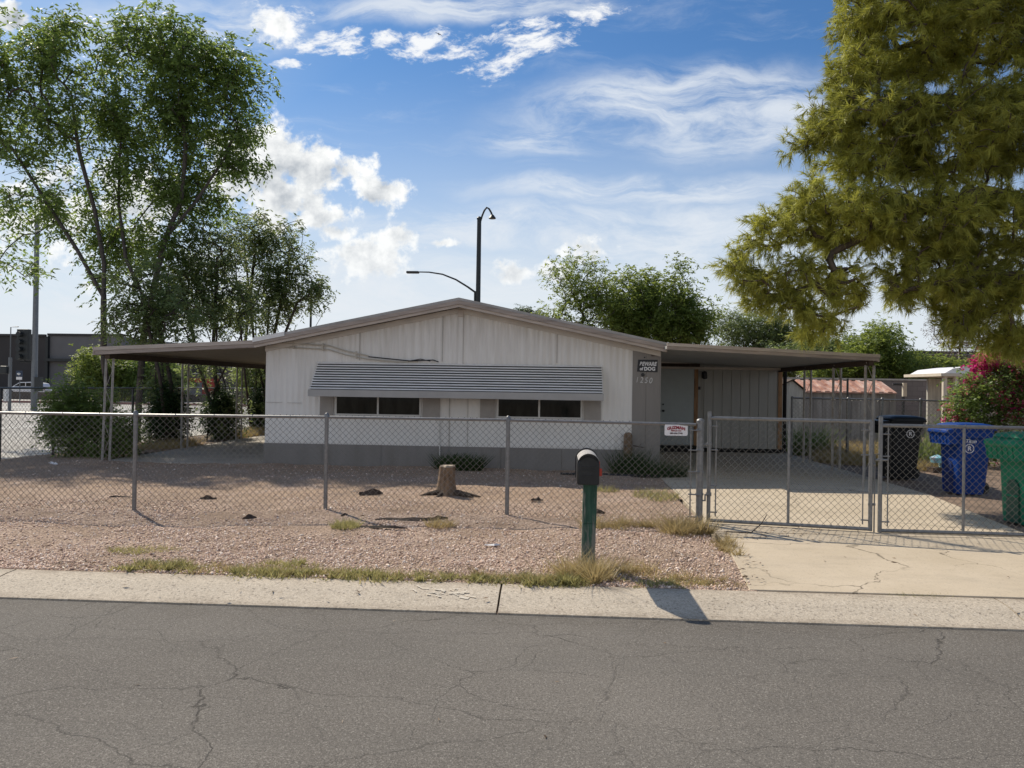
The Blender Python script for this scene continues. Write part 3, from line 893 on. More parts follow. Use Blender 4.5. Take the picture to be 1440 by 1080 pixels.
# ---- addition behind the carport: panel wall, door, lamp
AY = 20.35
def planks(b, x0, x1, z0, z1, y, step=.235, th=.025):
    x = x0
    while x < x1 - .02:
        x2 = min(x + step, x1); b.box(x, x2 - .012, y - th, y, z0, z1); x = x2
b = MB(); planks(b, 3.86, 5.80, .20, 2.36, AY); b.box(3.80, 5.84, AY, AY + .04, .2, 2.4); b.box(5.80, 5.84, AY + .041, 28, .2, 2.4); b.box(2.03, 3.82, AY + .01, AY + .05, .1, 2.4)
b.build('panel_wall', M['panel_white'], home)
b = MB(); b.box(2.05, 5.86, AY - .05, AY - .027, .10, .20); b.build('base_gap', M['void'], home)
b = MB(); b.box(2.72, 3.60, AY - .03, AY, .27, 2.27); dr = b.build('door', M['door'], home, bevel=.006)
b = MB(); b.tube([(2.80, AY - .03, 1.15), (2.80, AY - .085, 1.15)], .028, 10); b.lathe([(.02, 0), (.034, .01), (.034, .04), (.02, .05)], (2.80, AY - .1, 1.13), 10); b.build('handle', M['black'], dr, True)
b = MB(); b.tube([(2.80, AY - .03, 1.32), (2.80, AY - .05, 1.32)], .024, 10); b.build('deadbolt', M['black'], dr, True)
b = MB(); b.box(3.605, 3.70, AY - .04, AY + .005, .2, 2.36); b.box(2.63, 2.715, AY - .04, AY + .005, .2, 2.30); b.build('door_frame', M['wood'], home)
b = MB(); b.box(2.63, 3.74, AY - .045, AY + .005, 2.275, 2.40); b.build('door_header', M['wood_dark'], home)
b = MB(); b.box(2.55, 3.75, AY - .35, AY - .05, .1, .255); b.build('door_step', M['void'], home)
b = MB(); b.box(3.79, 3.92, AY - .05, AY - .02, 2.02, 2.18); lampo = b.build('wall_lamp', M['black'], home, bevel=.01)
b = MB(); b.lathe([(.03, .20), (.06, .17), (.065, .02), (.04, 0)], (3.855, AY - .12, 2.0), 10); b.build('lamp_shade', M['black'], lampo, True)
b = MB(); b.box(3.70, 3.76, AY - .06, AY - .03, 1.72, 1.80); b.build('bell_box', M['black'], home); b = MB(); b.box(3.97, 4.02, AY - .06, AY - .028, .95, 1.05); b.build('outlet_box', M['black'], home)
b = MB(); b.box(5.76, 5.86, AY - .05, AY - .022, .2, 2.36); b.build('corner_board', M['wood'], home)
b = MB(); b.tube([(5.93, AY - .02, 2.3), (5.93, AY - .02, .12)], .05, 8); b.build('corner_pipe', M['void'], home, True)

# ================================================================== carports
def carport_post(parent, x, y, z0, z1, lean=0, along='x'):
    b = MB(); g = .075
    dx, dy = (g, 0) if along == 'x' else (0, g)
    for s in (-1, 1):
        b.tube([(x + s * dx + lean, y + s * dy, z0), (x + s * dx, y + s * dy, z1)], .026, 4)
    zz = z0 + .15; k = 0
    while zz < z1 - .15:
        s = 1 if k % 2 else -1
        b.tube([(x + s * dx * .9 + lean * (1 - (zz - z0) / (z1 - z0)), y + s * dy * .9, zz), (x - s * dx * .9 + lean * (1 - (zz - z0) / (z1 - z0)), y - s * dy * .9, zz + .34)], .006, 4); zz += .34; k += 1
    return b.build('post', M['post_paint'], parent)

lc = thing('carport', 'brown edged flat carport on the left side of the home, shading a concrete strip', 'carport', (-9.0, 15.0, .05))
y0, y1 = 14.88, 30.5
b = MB(); b.prism([(-9.24, 2.29), (-5.95, 2.47), (-5.95, 2.53), (-9.24, 2.36)], 'y', y0 + .03, y1); b.build('roof', M['ceiling_tan'], lc)
b = MB(); b.prism([(-9.26, 2.315), (-5.96, 2.49), (-5.96, 2.565), (-9.26, 2.39)], 'y', y0 - .02, y0 + .028); b.build('fascia', M['trim_light'], lc)
b = MB(); b.prism([(-9.25, 2.235), (-5.96, 2.42), (-5.96, 2.487), (-9.25, 2.312)], 'y', y0 - .005, y0 + .026); b.build('lower_fascia', M['trim'], lc)
b = MB(); b.box(-9.28, -9.245, y0 - .01, y1, 2.23, 2.40); b.build('side_fascia', M['trim'], lc)
b = MB(); b.box(-9.06, -8.96, y0 + .04, y1 - .1, 2.16, 2.285); b.build('beam', M['wood_dark'], lc)
for y, ln in ((15.02, -.05), (18.2, 0), (21.4, 0), (24.6, 0), (27.8, 0)):
    carport_post(lc, -9.01, y, .06, 2.17, ln)
rc = thing('carport', 'light ceilinged carport over the driveway on the right, in front of the door', 'carport', (5.78, 14.6, .1))
y0, y1 = 14.38, 24.5
b = MB(); b.prism([(2.06, 2.47), (5.86, 2.30), (5.86, 2.36), (2.06, 2.53)], 'y', y0 + .03, 20.3); b.prism([(2.06, 2.475), (5.86, 2.375), (5.86, 2.42), (2.06, 2.535)], 'y', 20.31, y1); b.build('roof', M['ceiling'], rc)
b = MB(); b.prism([(2.04, 2.515), (5.89, 2.345), (5.89, 2.405), (2.04, 2.575)], 'y', y0 - .02, y0 + .028); b.build('fascia', M['trim_light'], rc)
b = MB(); b.prism([(2.04, 2.455), (5.88, 2.285), (5.88, 2.342), (2.04, 2.512)], 'y', y0 - .002, y0 + .026); b.build('lower_fascia', M['trim'], rc)
b = MB(); b.box(5.865, 5.90, y0 + .03, y1, 2.27, 2.40); b.build('side_fascia', M['trim'], rc)
b = MB(); b.box(5.72, 5.80, y0 + .05, 20.2, 2.20, 2.295); b.build('beam', M['wood_dark'], rc)
b = MB(); b.box(2.06, 5.7, 19.9, 20.0, 2.24, 2.30); b.build('ceiling_rail', M['trim_light'], rc)
for y in (14.55, 16.2, 18.05): carport_post(rc, 5.78, y, .08, 2.21, 0)

# ================================================================== signs on the house
sg = thing('warning_sign', 'black dog warning sign with white lettering on the tan corner panel', 'sign', (1.785, HY - .03, 2.17))
b = MB(); b.add([(1.595, HY - .034, 2.285), (1.975, HY - .034, 2.285), (1.975, HY - .034, 2.045), (1.575, HY - .034, 2.05), (1.595, HY - .028, 2.285), (1.975, HY - .028, 2.285), (1.975, HY - .028, 2.045), (1.575, HY - .028, 2.05)],
        [(0, 3, 2, 1), (4, 5, 6, 7), (0, 1, 5, 4), (1, 2, 6, 5), (2, 3, 7, 6), (3, 0, 4, 7)]); b.build('plate', M['sign_black'], sg)
text_mesh('BEWARE', .105, 1.785, HY - .0365, 2.20, M['print'], 'lettering', sg, shear=.25, bold=.004, sx=.80)
text_mesh('of', .085, 1.66, HY - .0365, 2.105, M['print'], 'lettering', sg, bold=.003, sx=.9)
text_mesh('DOG', .095, 1.82, HY - .0365, 2.105, M['print'], 'lettering', sg, bold=.005, sx=.95, space=1.1)
nm = thing('house_number', 'silver house number 1250 below the dog warning sign', 'house number', (1.71, HY - .03, 1.86))
for i, ch in enumerate('1250'):
    text_mesh(ch, .155, 1.575 + i * .088, HY - .034, 1.885 - i * .004, M['digit'], 'digit', nm, shear=.2, bold=-.001, sx=.85)

# ================================================================== chain-link fences and gates
def fabric_mesh(P0, P1, z0, z1, r=.0026, pitch=.04, row=.04, barb=.0, zf=None, seg=5):
    P0 = np.array(P0, float); P1 = np.array(P1, float)
    Lh = np.linalg.norm(P1 - P0); n = int(Lh / pitch); ux = (P1 - P0) / Lh; nn = np.array([-ux[1], ux[0]])
    m = int((z1 - z0) / row)
    ks = np.arange(m + 1)
    V = []; F = []
    ang = np.arange(seg) * 2 * PI / seg
    jit = np.random.default_rng(n + m)
    A = np.arange(n)[:, None]
    s = (A + (ks[None] % 2 + A) % 2) * pitch          # (wire, row)
    s = s + jit.normal(size=s.shape) * .0012
    z = np.broadcast_to(z0 + ks * row, s.shape).copy()
    if barb: z[:, -1] += barb * .5; z[:, 0] -= .01
    o = np.where(ks[None] % 2 == 0, .0035, -.0035) * np.ones_like(s)
    sag = .012 * np.sin(s / Lh * 9.0) * np.sin((z - z0) / (z1 - z0) * PI)
    pts = np.stack([P0[0] + ux[0] * s + nn[0] * (o + sag), P0[1] + ux[1] * s + nn[1] * (o + sag), z], 2)
    # ring frame: in-plane normal direction (nn) and perpendicular to the wire inside the plane
    e1 = np.array([nn[0], nn[1], 0.])
    e2 = np.array([ux[0], ux[1], 0.])
    ring = (np.cos(ang)[:, None] * e1 + np.sin(ang)[:, None] * e2)[None, None] * (r * np.where(False, 1, 1.2))
    V = (pts[:, :, None, :] + ring).reshape(-1, 3)
    w = np.arange(n)[:, None, None] * ((m + 1) * seg); k = np.arange(m)[None, :, None] * seg
    a = np.arange(seg); a2 = (a + 1) % seg
    base = w + k
    F = np.stack([base + a, base + a2, base + seg + a2, base + seg + a], 3).reshape(-1)
    return V, F

def fabric(parent, P0, P1, z0, z1, name='wire_mesh', mat='wire', **kw):
    V, F = fabric_mesh(P0, P1, z0, z1, **kw)
    off = np.array(OFF.get(parent, (0, 0, 0)))
    me = fast_mesh(V - off, F, 4); me.name = name
    return finish(name, me, M[mat], parent, 'all')

def fence_post(parent, x, y, z0, z1, r=.03, mat='galv', cap=True):
    b = MB(); b.tube([(x, y, z0), (x, y, z1)], r, 10); p = b.build('post', M[mat], parent, True)
    if cap:
        c = MB(); c.lathe([(r * 1.15, -.02), (r * 1.18, .02), (r * .8, .035), (r * .3, .045)], (x, y, z1), 10); c.build('post_cap', M[mat], p, True)
    return p

ff = thing('chain_link_fence', 'low galvanised chain link fence across the front of the gravel yard', 'fence', (-4.6, 9.6, .1))
fp = [(-11.0, 9.2), (-9.9, 9.2), (-7.58, 9.22), (-5.25, 9.33), (-2.92, 9.66), (-.60, 9.70), (1.69, 9.37)]
zt = 1.30
for i, (x, y) in enumerate(fp[:-1]):
    fence_post(ff, x, y, 0, zt, .026)
fence_post(ff, fp[-1][0] + .05, fp[-1][1], 0, zt + .02, .041)
b = MB(); b.tube([(x, y, zt - .012) for x, y in fp], .0175, 8); b.build('top_rail', M['galv'], ff, True)
for (a, c) in zip(fp[1:-1], fp[2:]):
    fabric(ff, (a[0], a[1] + .03), (c[0], c[1] + .03), .09, 1.31, barb=.05)
b = MB()
b.tube([(1.635, 9.40, .12), (1.635, 9.40, 1.27)], .008, 6)
for z in (.18, .45, .72, .98, 1.22):
    b.tube([(1.60, 9.35, z), (1.74, 9.31, z)], .009, 6); b.lathe([(.049, 0), (.049, .022)], (1.74, 9.37, z - .01), 10)
b.build('tension_band', M['galv'], ff, True)
for i in range(1, 6):
    for k in range(1, 5):
        b = MB()
        x = fp[i][0] + (fp[i + 1][0] - fp[i][0]) * k / 5; y = fp[i][1] + (fp[i + 1][1] - fp[i][1]) * k / 5
        b.tube([(x, y + .035, zt - .03), (x + .012, y, zt + .012), (x + .02, y - .022, zt - .02)], .0035, 4); b.build('wire_tie', M['wire'], ff)

# maker's plate wired to the fence
pl = thing('fence_plate', 'small white maker plate with red lettering wired to the front fence', 'sign', (1.455, 9.30, 1.215))
b = MB(); rx, rz_ = .138, .066
pts = []
for cx, cz, a0 in ((rx - .018, rz_ - .018, 0), (-rx + .018, rz_ - .018, 90), (-rx + .018, -rz_ + .018, 180), (rx - .018, -rz_ + .018, 270)):
    for k in range(4): pts.append((1.455 + cx + .018 * math.cos(R(a0 + k * 30)), 1.215 + cz + .018 * math.sin(R(a0 + k * 30))))
b.prism(pts, 'y', 9.385, 9.389); b.build('plate', M['sign_white'], pl)
text_mesh('GUZMAN', .05, 1.455, 9.383, 1.246, M['sign_red'], 'lettering', pl, bold=.0022, sx=1.0, arc=1.6)
text_mesh('FENCE CO', .026, 1.455, 9.383, 1.208, M['sign_red'], 'lettering', pl, bold=.0006)
text_mesh('480-626-7740', .027, 1.455, 9.383, 1.176, M['sign_dark'], 'lettering', pl, bold=.0006)

def gate(name, label, Pa, Pb, z0, z1, za_ext, zb_ext, mid, bars):
    """a welded tube leaf from Pa to Pb"""
    g = thing(name, label, 'gate', (Pa[0], Pa[1], z0), 0, 'chain link driveway gates')
    A = Vector((*Pa, 0)); B = Vector((*Pb, 0))
    def at(t, z): p = A + (B - A) * t; return (p.x, p.y, z)
    b = MB()
    b.tube([at(0, z0 - .02), at(0, z1 + za_ext)], .024, 10); b.tube([at(1, z0 - .02), at(1, z1 + zb_ext)], .024, 10)
    b.tube([at(0, z1), at(1, z1)], .021, 10); b.tube([at(0, z0), at(1, z0)], .021, 10)
    b.build('frame', M['galv'], g, True)
    b = MB(); b.tube([at(mid, z0), at(mid, z1)], .0165, 8); b.build('upright', M['galv'], g, True)
    d = (B - A).normalized(); nrm = Vector((-d.y, d.x, 0)) * .02
    L = (B - A).length
    fabric(g, (at(.035, 0)[0] + nrm.x, at(.035, 0)[1] + nrm.y), (at(.965, 0)[0] + nrm.x, at(.965, 0)[1] + nrm.y), z0 - .005, z1 + .005, barb=.02)
    for t in bars:
        b = MB(); b.tube([at(t, z0 + .05), at(t, z1 - .02)], .008, 6)
        s = -1 if t < .5 else 1; e = 0 if t < .5 else 1
        for z in (z0 + .1, z0 + .42, z0 + .85, z1 - .1):
            b.tube([at(t - s * .012, z), at(e + s * .012, z)], .009, 6)
        b.build('tension_bar', M['galv'], g, True)
    for t, z in ((mid, z1), (mid * .5, z1), (mid + (1 - mid) * .5, z1), (mid, z0 + .4), (mid, z0 + .8), (mid * .4, z0), (mid * 1.5, z0)):
        p = at(t, z); b = MB(); b.tube([(p[0], p[1] - .026, p[2] - .01), (p[0] + .012, p[1] - .02, p[2] + .025), (p[0] + .02, p[1] + .02, p[2] + .02)], .004, 4); b.build('wire_tie', M['wire'], g)
    return g
gl = gate('chain_link_gate', 'left leaf of the chain link driveway gate, next to the fence end post', (1.855, 9.40), (3.625, 9.06), .135, 1.37, .075, 0, .505, (.045, .955))
b = MB(); b.tube([(1.76, 9.35, .38), (1.80, 9.33, .38), (1.80, 9.33, .45), (1.86, 9.38, .45)], .012, 6); b.lathe([(.034, 0), (.034, .04)], (1.855, 9.40, .43), 10)
b.build('hinge', M['galv'], gl, True); b = MB(); b.tube([(1.76, 9.36, 1.05), (1.86, 9.38, 1.05)], .012, 6); b.lathe([(.034, 0), (.034, .04)], (1.855, 9.40, 1.03), 10); b.build('hinge', M['galv'], gl, True)
b = MB(); b.tube([(3.665, 9.05, .06), (3.665, 9.05, 1.0), (3.70, 9.02, 1.0)], .0085, 6)
for z in (.42, .88): b.tube([(3.60, 9.06, z), (3.675, 9.05, z)], .016, 6)
b.build('drop_rod', M['galv_dull'], gl, True)
gr = gate('chain_link_gate', 'right leaf of the chain link driveway gate, in front of the blue cart', (3.725, 9.045), (5.42, 9.0), .125, 1.33, .10, 0, .54, (.05, .95))
b = MB(); b.lathe([(.034, 0), (.034, .03)], (3.725, 9.045, .92), 10); b.tube([(3.66, 9.03, .935), (3.80, 9.02, .935)], .013, 6); b.build('latch', M['galv'], gr, True)
gp = thing('gate_post', 'galvanised post holding the right gate leaf at the driveway edge', 'post', (5.50, 9.0, .08))
b = MB(); b.tube([(5.50, 9.0, 0), (5.50, 9.0, 1.36)], .04, 10); b.build('post', M['galv'], gp, True)
b = MB(); b.lathe([(.045, -.02), (.046, .02), (.03, .05), (.01, .06)], (5.5, 9, 1.36), 10); b.build('post_cap', M['galv'], gp, True)

sf = thing('chain_link_fence', 'dark chain link fence along the street side behind the leafy shrub', 'fence', (-11.0, 16, .05))
sp = [9.25, 11.9, 14.62, 16.25, 19.4, 22.0, 24.8, 27.4, 30.0, 32.6]
for y in sp: fence_post(sf, -11.0, y, 0, 1.54, .03, 'dark_fence', False)
b = MB(); b.tube([(-11.0, 9.25, 1.54), (-11.0, 32.6, 1.54)], .022, 8); b.build('top_rail', M['galv_dull'], sf, True)
for a, c in ((9.25, 16.25), (16.25, 24.8), (24.8, 32.6)):
    fabric(sf, (-11.03, a), (-11.03, c), .1, 1.53, pitch=.05, row=.05, mat='galv_dull', seg=4)

bf = thing('chain_link_fence', 'taller chain link fence across the back right yard behind the carts', 'fence', (8, 19, .08))
for x in (5.72, 7.05, 7.85, 8.75, 9.93): fence_post(bf, x, 19.0, 0, 1.55, .028 if x < 9.9 else .045, 'galv')
b = MB(); b.tube([(5.7, 19, 1.55), (9.93, 19, 1.53)], .021, 8); b.tube([(9.95, 19, 1.32), (15, 19, 1.30)], .021, 8); b.build('top_rail', M['galv'], bf, True)
fabric(bf, (5.72, 19.03), (9.93, 19.03), .08, 1.54, pitch=.05, row=.05, seg=4); fabric(bf, (9.95, 19.03), (13, 19.03), .08, 1.31, pitch=.05, row=.05, seg=4)
fence_post(bf, 11.9, 19, 0, 1.32, .028, 'galv'); 
b = MB(); b.tube([(7.25, 19.6, 0), (7.25, 19.6, 2.05)], .028, 8); b.build('tall_post', M['dark_fence'], bf, True)

# ================================================================== mailbox
mb = thing('mailbox', 'black domed mailbox with red flag on a flaking green post by the kerb', 'mailbox', (.30, 6.92, .08))
lean = Matrix.Translation((.30, 6.92, .08)) @ Matrix.Rotation(R(.8), 4, 'Y') @ Matrix.Translation((-.30, -6.92, -.08))
b = MB(); b.box(.245, .365, 6.87, 6.965, 0, .50); b.box(.243, .367, 6.868, 6.967, .50, .90); b.xform(lean); b.build('post', M['mail_post'], mb, bevel=.006)
def arch(w, h, n=12):
    pts = [(-w / 2, 0), (w / 2, 0)]
    for k in range(n + 1): pts.append((w / 2 * math.cos(PI * k / n), h - w / 2 + w / 2 * math.sin(PI * k / n)))
    return pts
bx, bz = .285, .885
b = MB(); b.prism([(bx + p[0], bz + p[1]) for p in arch(.188, .262)], 'y', 6.60, 7.06); body = b.build('box', M['mail_black'], mb, True, angle=40)
# worn pale skin over the top
b = MB(); out = [(bx + .0965 * math.cos(t), bz + .168 + .0965 * math.sin(t)) for t in np.linspace(R(24), R(156), 12)]; inn = [(bx + .0945 * math.cos(t), bz + .168 + .0945 * math.sin(t)) for t in np.linspace(R(156), R(24), 12)]
for i in range(11):
    b.prism([out[i], out[i + 1], inn[10 - i], inn[11 - i]], 'y', 6.545, 6.99)
b.build('worn_top', M['mail_top'], body, True)
b = MB(); b.prism([(bx + p[0] * 1.0, bz - .004 + p[1]) for p in arch(.178, .24)], 'y', 6.570, 6.598); dd = b.build('door', M['mail_black'], mb, True, bevel=.004)
b = MB(); b.prism([(bx - .075, bz + .145), (bx + .075, bz + .145), (bx + .07, bz + .152), (bx - .07, bz + .152)], 'y', 6.562, 6.569); b.box(bx - .06, bz and bx + .06, 6.562, 6.569, bz + .118, bz + .123); b.box(bx - .055, bx + .05, 6.562, 6.569, bz + .07, bz + .075); b.build('moulding', M['mail_black'], dd)
b = MB(); b.prism([(bx + p[0], bz + .004 + p[1]) for p in arch(.204, .272)], 'y', 7.03, 7.062); b.build('rear_rim', M['mail_black'], mb, True)
b = MB(); b.box(bx + .097, bx + .101, 6.68, 6.70, bz + .06, bz + .19); b.box(bx + .101, bx + .121, 6.685, 6.70, bz + .06, bz + .125); b.build('flag', M['red_flag'], mb)
b = MB(); b.box(.20, .37, 6.66, 7.02, .868, .884); b.build('mount_board', M['mail_post'], mb)

# ================================================================== stump, log, debris
def rough_log(b, cx, cy, z0, prof, seed, seg=18, amp=.12):
    r = np.random.default_rng(seed); ph = r.random(6) * 6
    vs = []
    for rad, z, ox in prof:
        for k in range(seg):
            t = 2 * PI * k / seg
            q = rad * (1 + amp * math.sin(3 * t + ph[0]) + amp * .6 * math.sin(5 * t + ph[1] + z * 3) + amp * .5 * math.sin(9 * t + ph[2]))
            vs.append((cx + ox + q * math.cos(t), cy + q * math.sin(t), z0 + z))
    fs = []
    for i in range(len(prof) - 1):
        for k in range(seg):
            k2 = (k + 1) % seg; fs.append((i * seg + k, i * seg + k2, (i + 1) * seg + k2, (i + 1) * seg + k))
    b.add(vs, fs)
    return [(len(prof) - 1) * seg + k for k in range(seg)]
st = thing('tree_stump', 'short weathered tree stump standing in the middle of the gravel yard', 'stump', (-1.60, 11.35, .09))
b = MB(); rough_log(b, -1.60, 11.35, .07, [(.23, -.03, 0), (.175, .03, 0), (.14, .10, 0), (.118, .22, .0), (.108, .34, .005), (.105, .44, .01)], 4, amp=.17); b.build('trunk', M['stump'], st, True, angle=80)
b = MB(); ids = rough_log(b, -1.60, 11.35, .07, [(.105, .435, .01), (.09, .462, .015)], 4, amp=.17); b.f.append(tuple(ids)); b.build('cut_face', M['stump_top'], st)
b = MB()
for a, L_ in ((200, .30), (185, .22), (-20, .32), (-8, .4), (250, .22), (40, .25), (140, .2)):
    c, s = math.cos(R(a)), math.sin(R(a)); b.tube([(-1.60 + c * .12, 11.35 + s * .12, .13), (-1.60 + c * (.12 + L_ * .5), 11.35 + s * (.12 + L_ * .5), .115), (-1.6 + c * (.12 + L_), 11.35 + s * (.12 + L_), .085)], [.045, .03, .008], 7)
b.build('root', M['bark_dark'], st, True)
lg = thing('cut_trunk', 'knotty brown cut trunk standing against the house wall above the grass', 'tree trunk', (1.40, 15.02, .1))
b = MB(); rough_log(b, 1.40, 15.02, .08, [(.10, 0, 0), (.085, .15, 0), (.08, .35, .01), (.085, .5, .012), (.08, .72, .012), (.06, .77, .012), (.02, .785, .012)], 9, amp=.09); b.build('trunk', M['stump'], lg, True, angle=80)
b = MB(); b.tube([(1.44, 14.97, .62), (1.6, 14.93, .60), (1.72, 14.92, .58)], [.012, .01, .004], 5); b.tube([(1.6, 14.93, .6), (1.66, 14.93, .66)], [.007, .003], 5); b.tube([(1.32, 14.96, .60), (1.46, 14.95, .61)], .014, 6); b.tube([(1.47, 14.96, .25), (1.52, 14.93, .42)], [.008, .004], 5); b.build('twig', M['bark_dark'], lg, True)

# ---- black edging strip on the ground and bits lying about
b = MB(); b.tube([(.1, 14.15, .125), (.8, 14.2, .13), (1.3, 14.1, .125), (1.9, 14.15, .12)], .03, 6); tag(b.build('edging_strip', M['black'], None, True), 'black rubber edging strip lying along the shaded gravel before the house', 'edging')
def scrap(label, x, y, rz, L_, w, h, seed, mat='bark_dark', cat='debris'):
    r = np.random.default_rng(seed); b = MB(); n = 6
    top = []; vs = []
    for i in range(n):
        t = i / (n - 1) - .5; ww = w * (1 - (2 * t) ** 2 * .8) * r.uniform(.6, 1.1); hh = h * (1 - abs(t) * 1.2) * r.uniform(.5, 1.2)
        vs += [(t * L_, -ww / 2, 0), (t * L_, r.normal() * .01, max(hh, .006)), (t * L_, ww / 2, 0)]
    fs = []
    for i in range(n - 1):
        a = i * 3; fs += [(a, a + 3, a + 4, a + 1), (a + 1, a + 4, a + 5, a + 2)]
    b.add(vs, fs); b.xform(Matrix.Translation((x, y, .105)) @ Matrix.Rotation(rz, 4, 'Z'))
    tag(b.build('bark_scrap' if cat == 'debris' else 'litter_scrap', M[mat], None, True), label, cat)
scrap('dark scrap on the shaded gravel between the stump and the second fence post', -2.68, 11.1, R(25), .35, .10, .10, 1)
scrap('curved piece of dark bark in front of the fence before the stump', -1.75, 9.05, R(5), .75, .12, .05, 2)
scrap('long dark bark strip nearest the road below the stump', -1.95, 8.55, R(-4), .62, .09, .04, 3)
scrap('small dark bark chip to the right of the curved bark piece', -1.42, 9.15, R(20), .3, .09, .05, 4)
scrap('crumpled white paper scrap on the gravel left of the mailbox', -.62, 7.75, R(10), .16, .06, .02, 5, 'paper', 'litter')
scrap('white wrapper lying at the far left below the street side fence', -9.6, 14.2, R(-30), .3, .1, .06, 6, 'paper', 'litter')
for i, (x, y, rz, L_, lab) in enumerate(((-4.75, 10.3, 15, .22, 'small dark clod on the shaded gravel right of the leftmost visible fence post'), (-5.9, 10.2, -10, .4, 'flat dark bark strip on the gravel before the left carport post'), (-3.6, 8.9, 30, .16, 'tiny dark chip on the open gravel between the two left fence posts'), (-2.55, 9.2, 70, .14, 'small upright dark chip just right of the second visible fence post'), (-.25, 10.9, 10, .18, 'dark chip on the sunny gravel behind the fence right of the stump'), (.55, 9.9, -20, .2, 'dark chip on the gravel between the mailbox and the fence'))):
    scrap(lab, x, y, R(rz), L_, .07, .06, 20 + i)
b = MB(); b.tube([(1.93, 8.75, .12), (2.15, 8.55, .15), (2.28, 8.62, .24), (2.36, 8.7, .33)], [.008, .008, .006, .004], 5); tag(b.build('fallen_twig', M['bark'], None, True), 'bare curved twig lying at the left foot of the driveway gate', 'twig')

# ================================================================== wheeled carts
def cart(name, label, mat, loc, rz, H=1.12, group='wheeled refuse carts', texts=None, lid_open=0):
    """local frame: handle side faces -x, hinge over the wheels"""
    o = thing(name, label, 'wheelie bin', loc, rz, group)
    b = MB()
    def ring(x0, x1, y, z, rr, n=4):
        pts = []
        for cx, cy, a0 in ((x1 - rr, y - rr, 0), (x0 + rr, y - rr, 90), (x0 + rr, -y + rr, 180), (x1 - rr, -y + rr, 270)):
            for k in range(n + 1): pts.append((cx + rr * math.cos(R(a0 + k * 90 / n)), cy + rr * math.sin(R(a0 + k * 90 / n)), z))
        return pts
    secs = [ring(-.27, .24, .245, .02, .06), ring(-.275, .26, .255, .10, .06), ring(-.29, .315, .285, .62, .07), ring(-.30, .345, .30, H - .22, .07), ring(-.37, .375, .325, H - .19, .07), ring(-.38, .385, .33, H - .07, .07)]
    n = len(secs[0]); vs = [p for s in secs for p in s]; fs = [tuple(range(n))[::-1], tuple((len(secs) - 1) * n + k for k in range(n))]
    for i in range(len(secs) - 1):
        for k in range(n): k2 = (k + 1) % n; fs.append((i * n + k, i * n + k2, (i + 1) * n + k2, (i + 1) * n + k))
    b.add(vs, fs); b.build('body', M[mat], o, True, angle=35)
    # lid: shallow domed, with an overhanging lip
    b = MB()
    s2 = [ring(-.36, .415, .35, H - .066, .07), ring(-.37, .425, .355, H - .03, .075), ring(-.34, .39, .32, H + .01, .08), ring(-.2, .25, .2, H + .035, .08)]
    vs = [p for s in s2 for p in s]; fs = [tuple(range(n))[::-1], tuple((len(s2) - 1) * n + k for k in range(n))]
    for i in range(len(s2) - 1):
        for k in range(n): k2 = (k + 1) % n; fs.append((i * n + k, i * n + k2, (i + 1) * n + k2, (i + 1) * n + k))
    b.add(vs, fs)
    if lid_open: b.xform(Matrix.Translation((-.37, 0, H)) @ Matrix.Rotation(R(-lid_open), 4, 'Y') @ Matrix.Translation((.37, 0, -H)))
    b.build('lid', M[mat], o, True, angle=50)
    # handle housing with ribs on the -x side
    b = MB()
    b.prism([(-.379, H - .05), (-.52, H - .07), (-.535, H - .12), (-.50, H - .15), (-.379, H - .14)], 'y', -.30, .30)
    hs = b.build('front_lip', M[mat], o, True, bevel=.012)
    b = MB()
    for k in range(7):
        y = -.285 + k * .095; b.prism([(-.30, H - .14), (-.505, H - .145), (-.475, H - .30), (-.31, H - .30)], 'y', y - .007, y + .007)
    b.prism([(-.30, H - .145), (-.492, H - .15), (-.464, H - .295), (-.31, H - .295)], 'y', -.285, .285)
    b.box(-.478, -.463, -.292, .292, H - .31, H - .294)
    b.build('rib', M[mat], hs)
    # dark arch panel painted as a hollow's shade; grip bar, axle, wheels
    b = MB()
    for s in (-1, 1):
        pts = [(-.13, .03), (.13, .03), (.13, .42)] + [(.13 * math.cos(PI * k / 8), .42 + .13 * math.sin(PI * k / 8)) for k in range(1, 8)] + [(-.13, .42)]
    fr = [(-.105, .03), (.105, .03), (.105, .46)] + [(.105 * math.cos(PI * k / 8), .46 + .105 * math.sin(PI * k / 8)) for k in range(1, 8)] + [(-.105, .46)]
    b.prism([(y, z) for y, z in fr], 'x', -.315, -.255); b.build('recess', M['void'] if mat == 'blackbin' else M['recess_' + mat], o)
    b = MB(); b.tube([(-.325, -.105, .36), (-.325, .105, .36)], .013, 6); b.build('grip_bar', M[mat], o, True)
    for s in (-1, 1):
        b = MB(); b.tube([(.235, s * .19, .12), (.235, s * .243, .12)], .10, 18); w = b.build('wheel', M['tyre'], o, True, bevel=.01)
        b = MB(); b.tube([(.235, s * .2435, .12), (.235, s * .25, .12)], .05, 12); b.build('hub', M['blackbin'], w, True)
    b = MB(); b.tube([(.235, -.19, .12), (.235, .19, .12)], .012, 6); b.build('axle', M['galv_dull'], o)
    b = MB(); b.tube([(.41, -.31, H - .06), (.41, .31, H - .06)], .02, 8); b.build('hinge', M[mat], o, True)
    for ch in children(o):
        for g in [ch] + children(ch): g.data.transform(Matrix.Diagonal((.83, 1, 1, 1)))
    if texts:
        for (s, size, x, z, kw) in texts: side_text(o, s, size, x, z, **kw)
    return o
def cart_side_y(z, H): 
    # outer half depth of the body at height z
    return .285 + (.30 - .285) * (z - .62) / (H - .22 - .62)
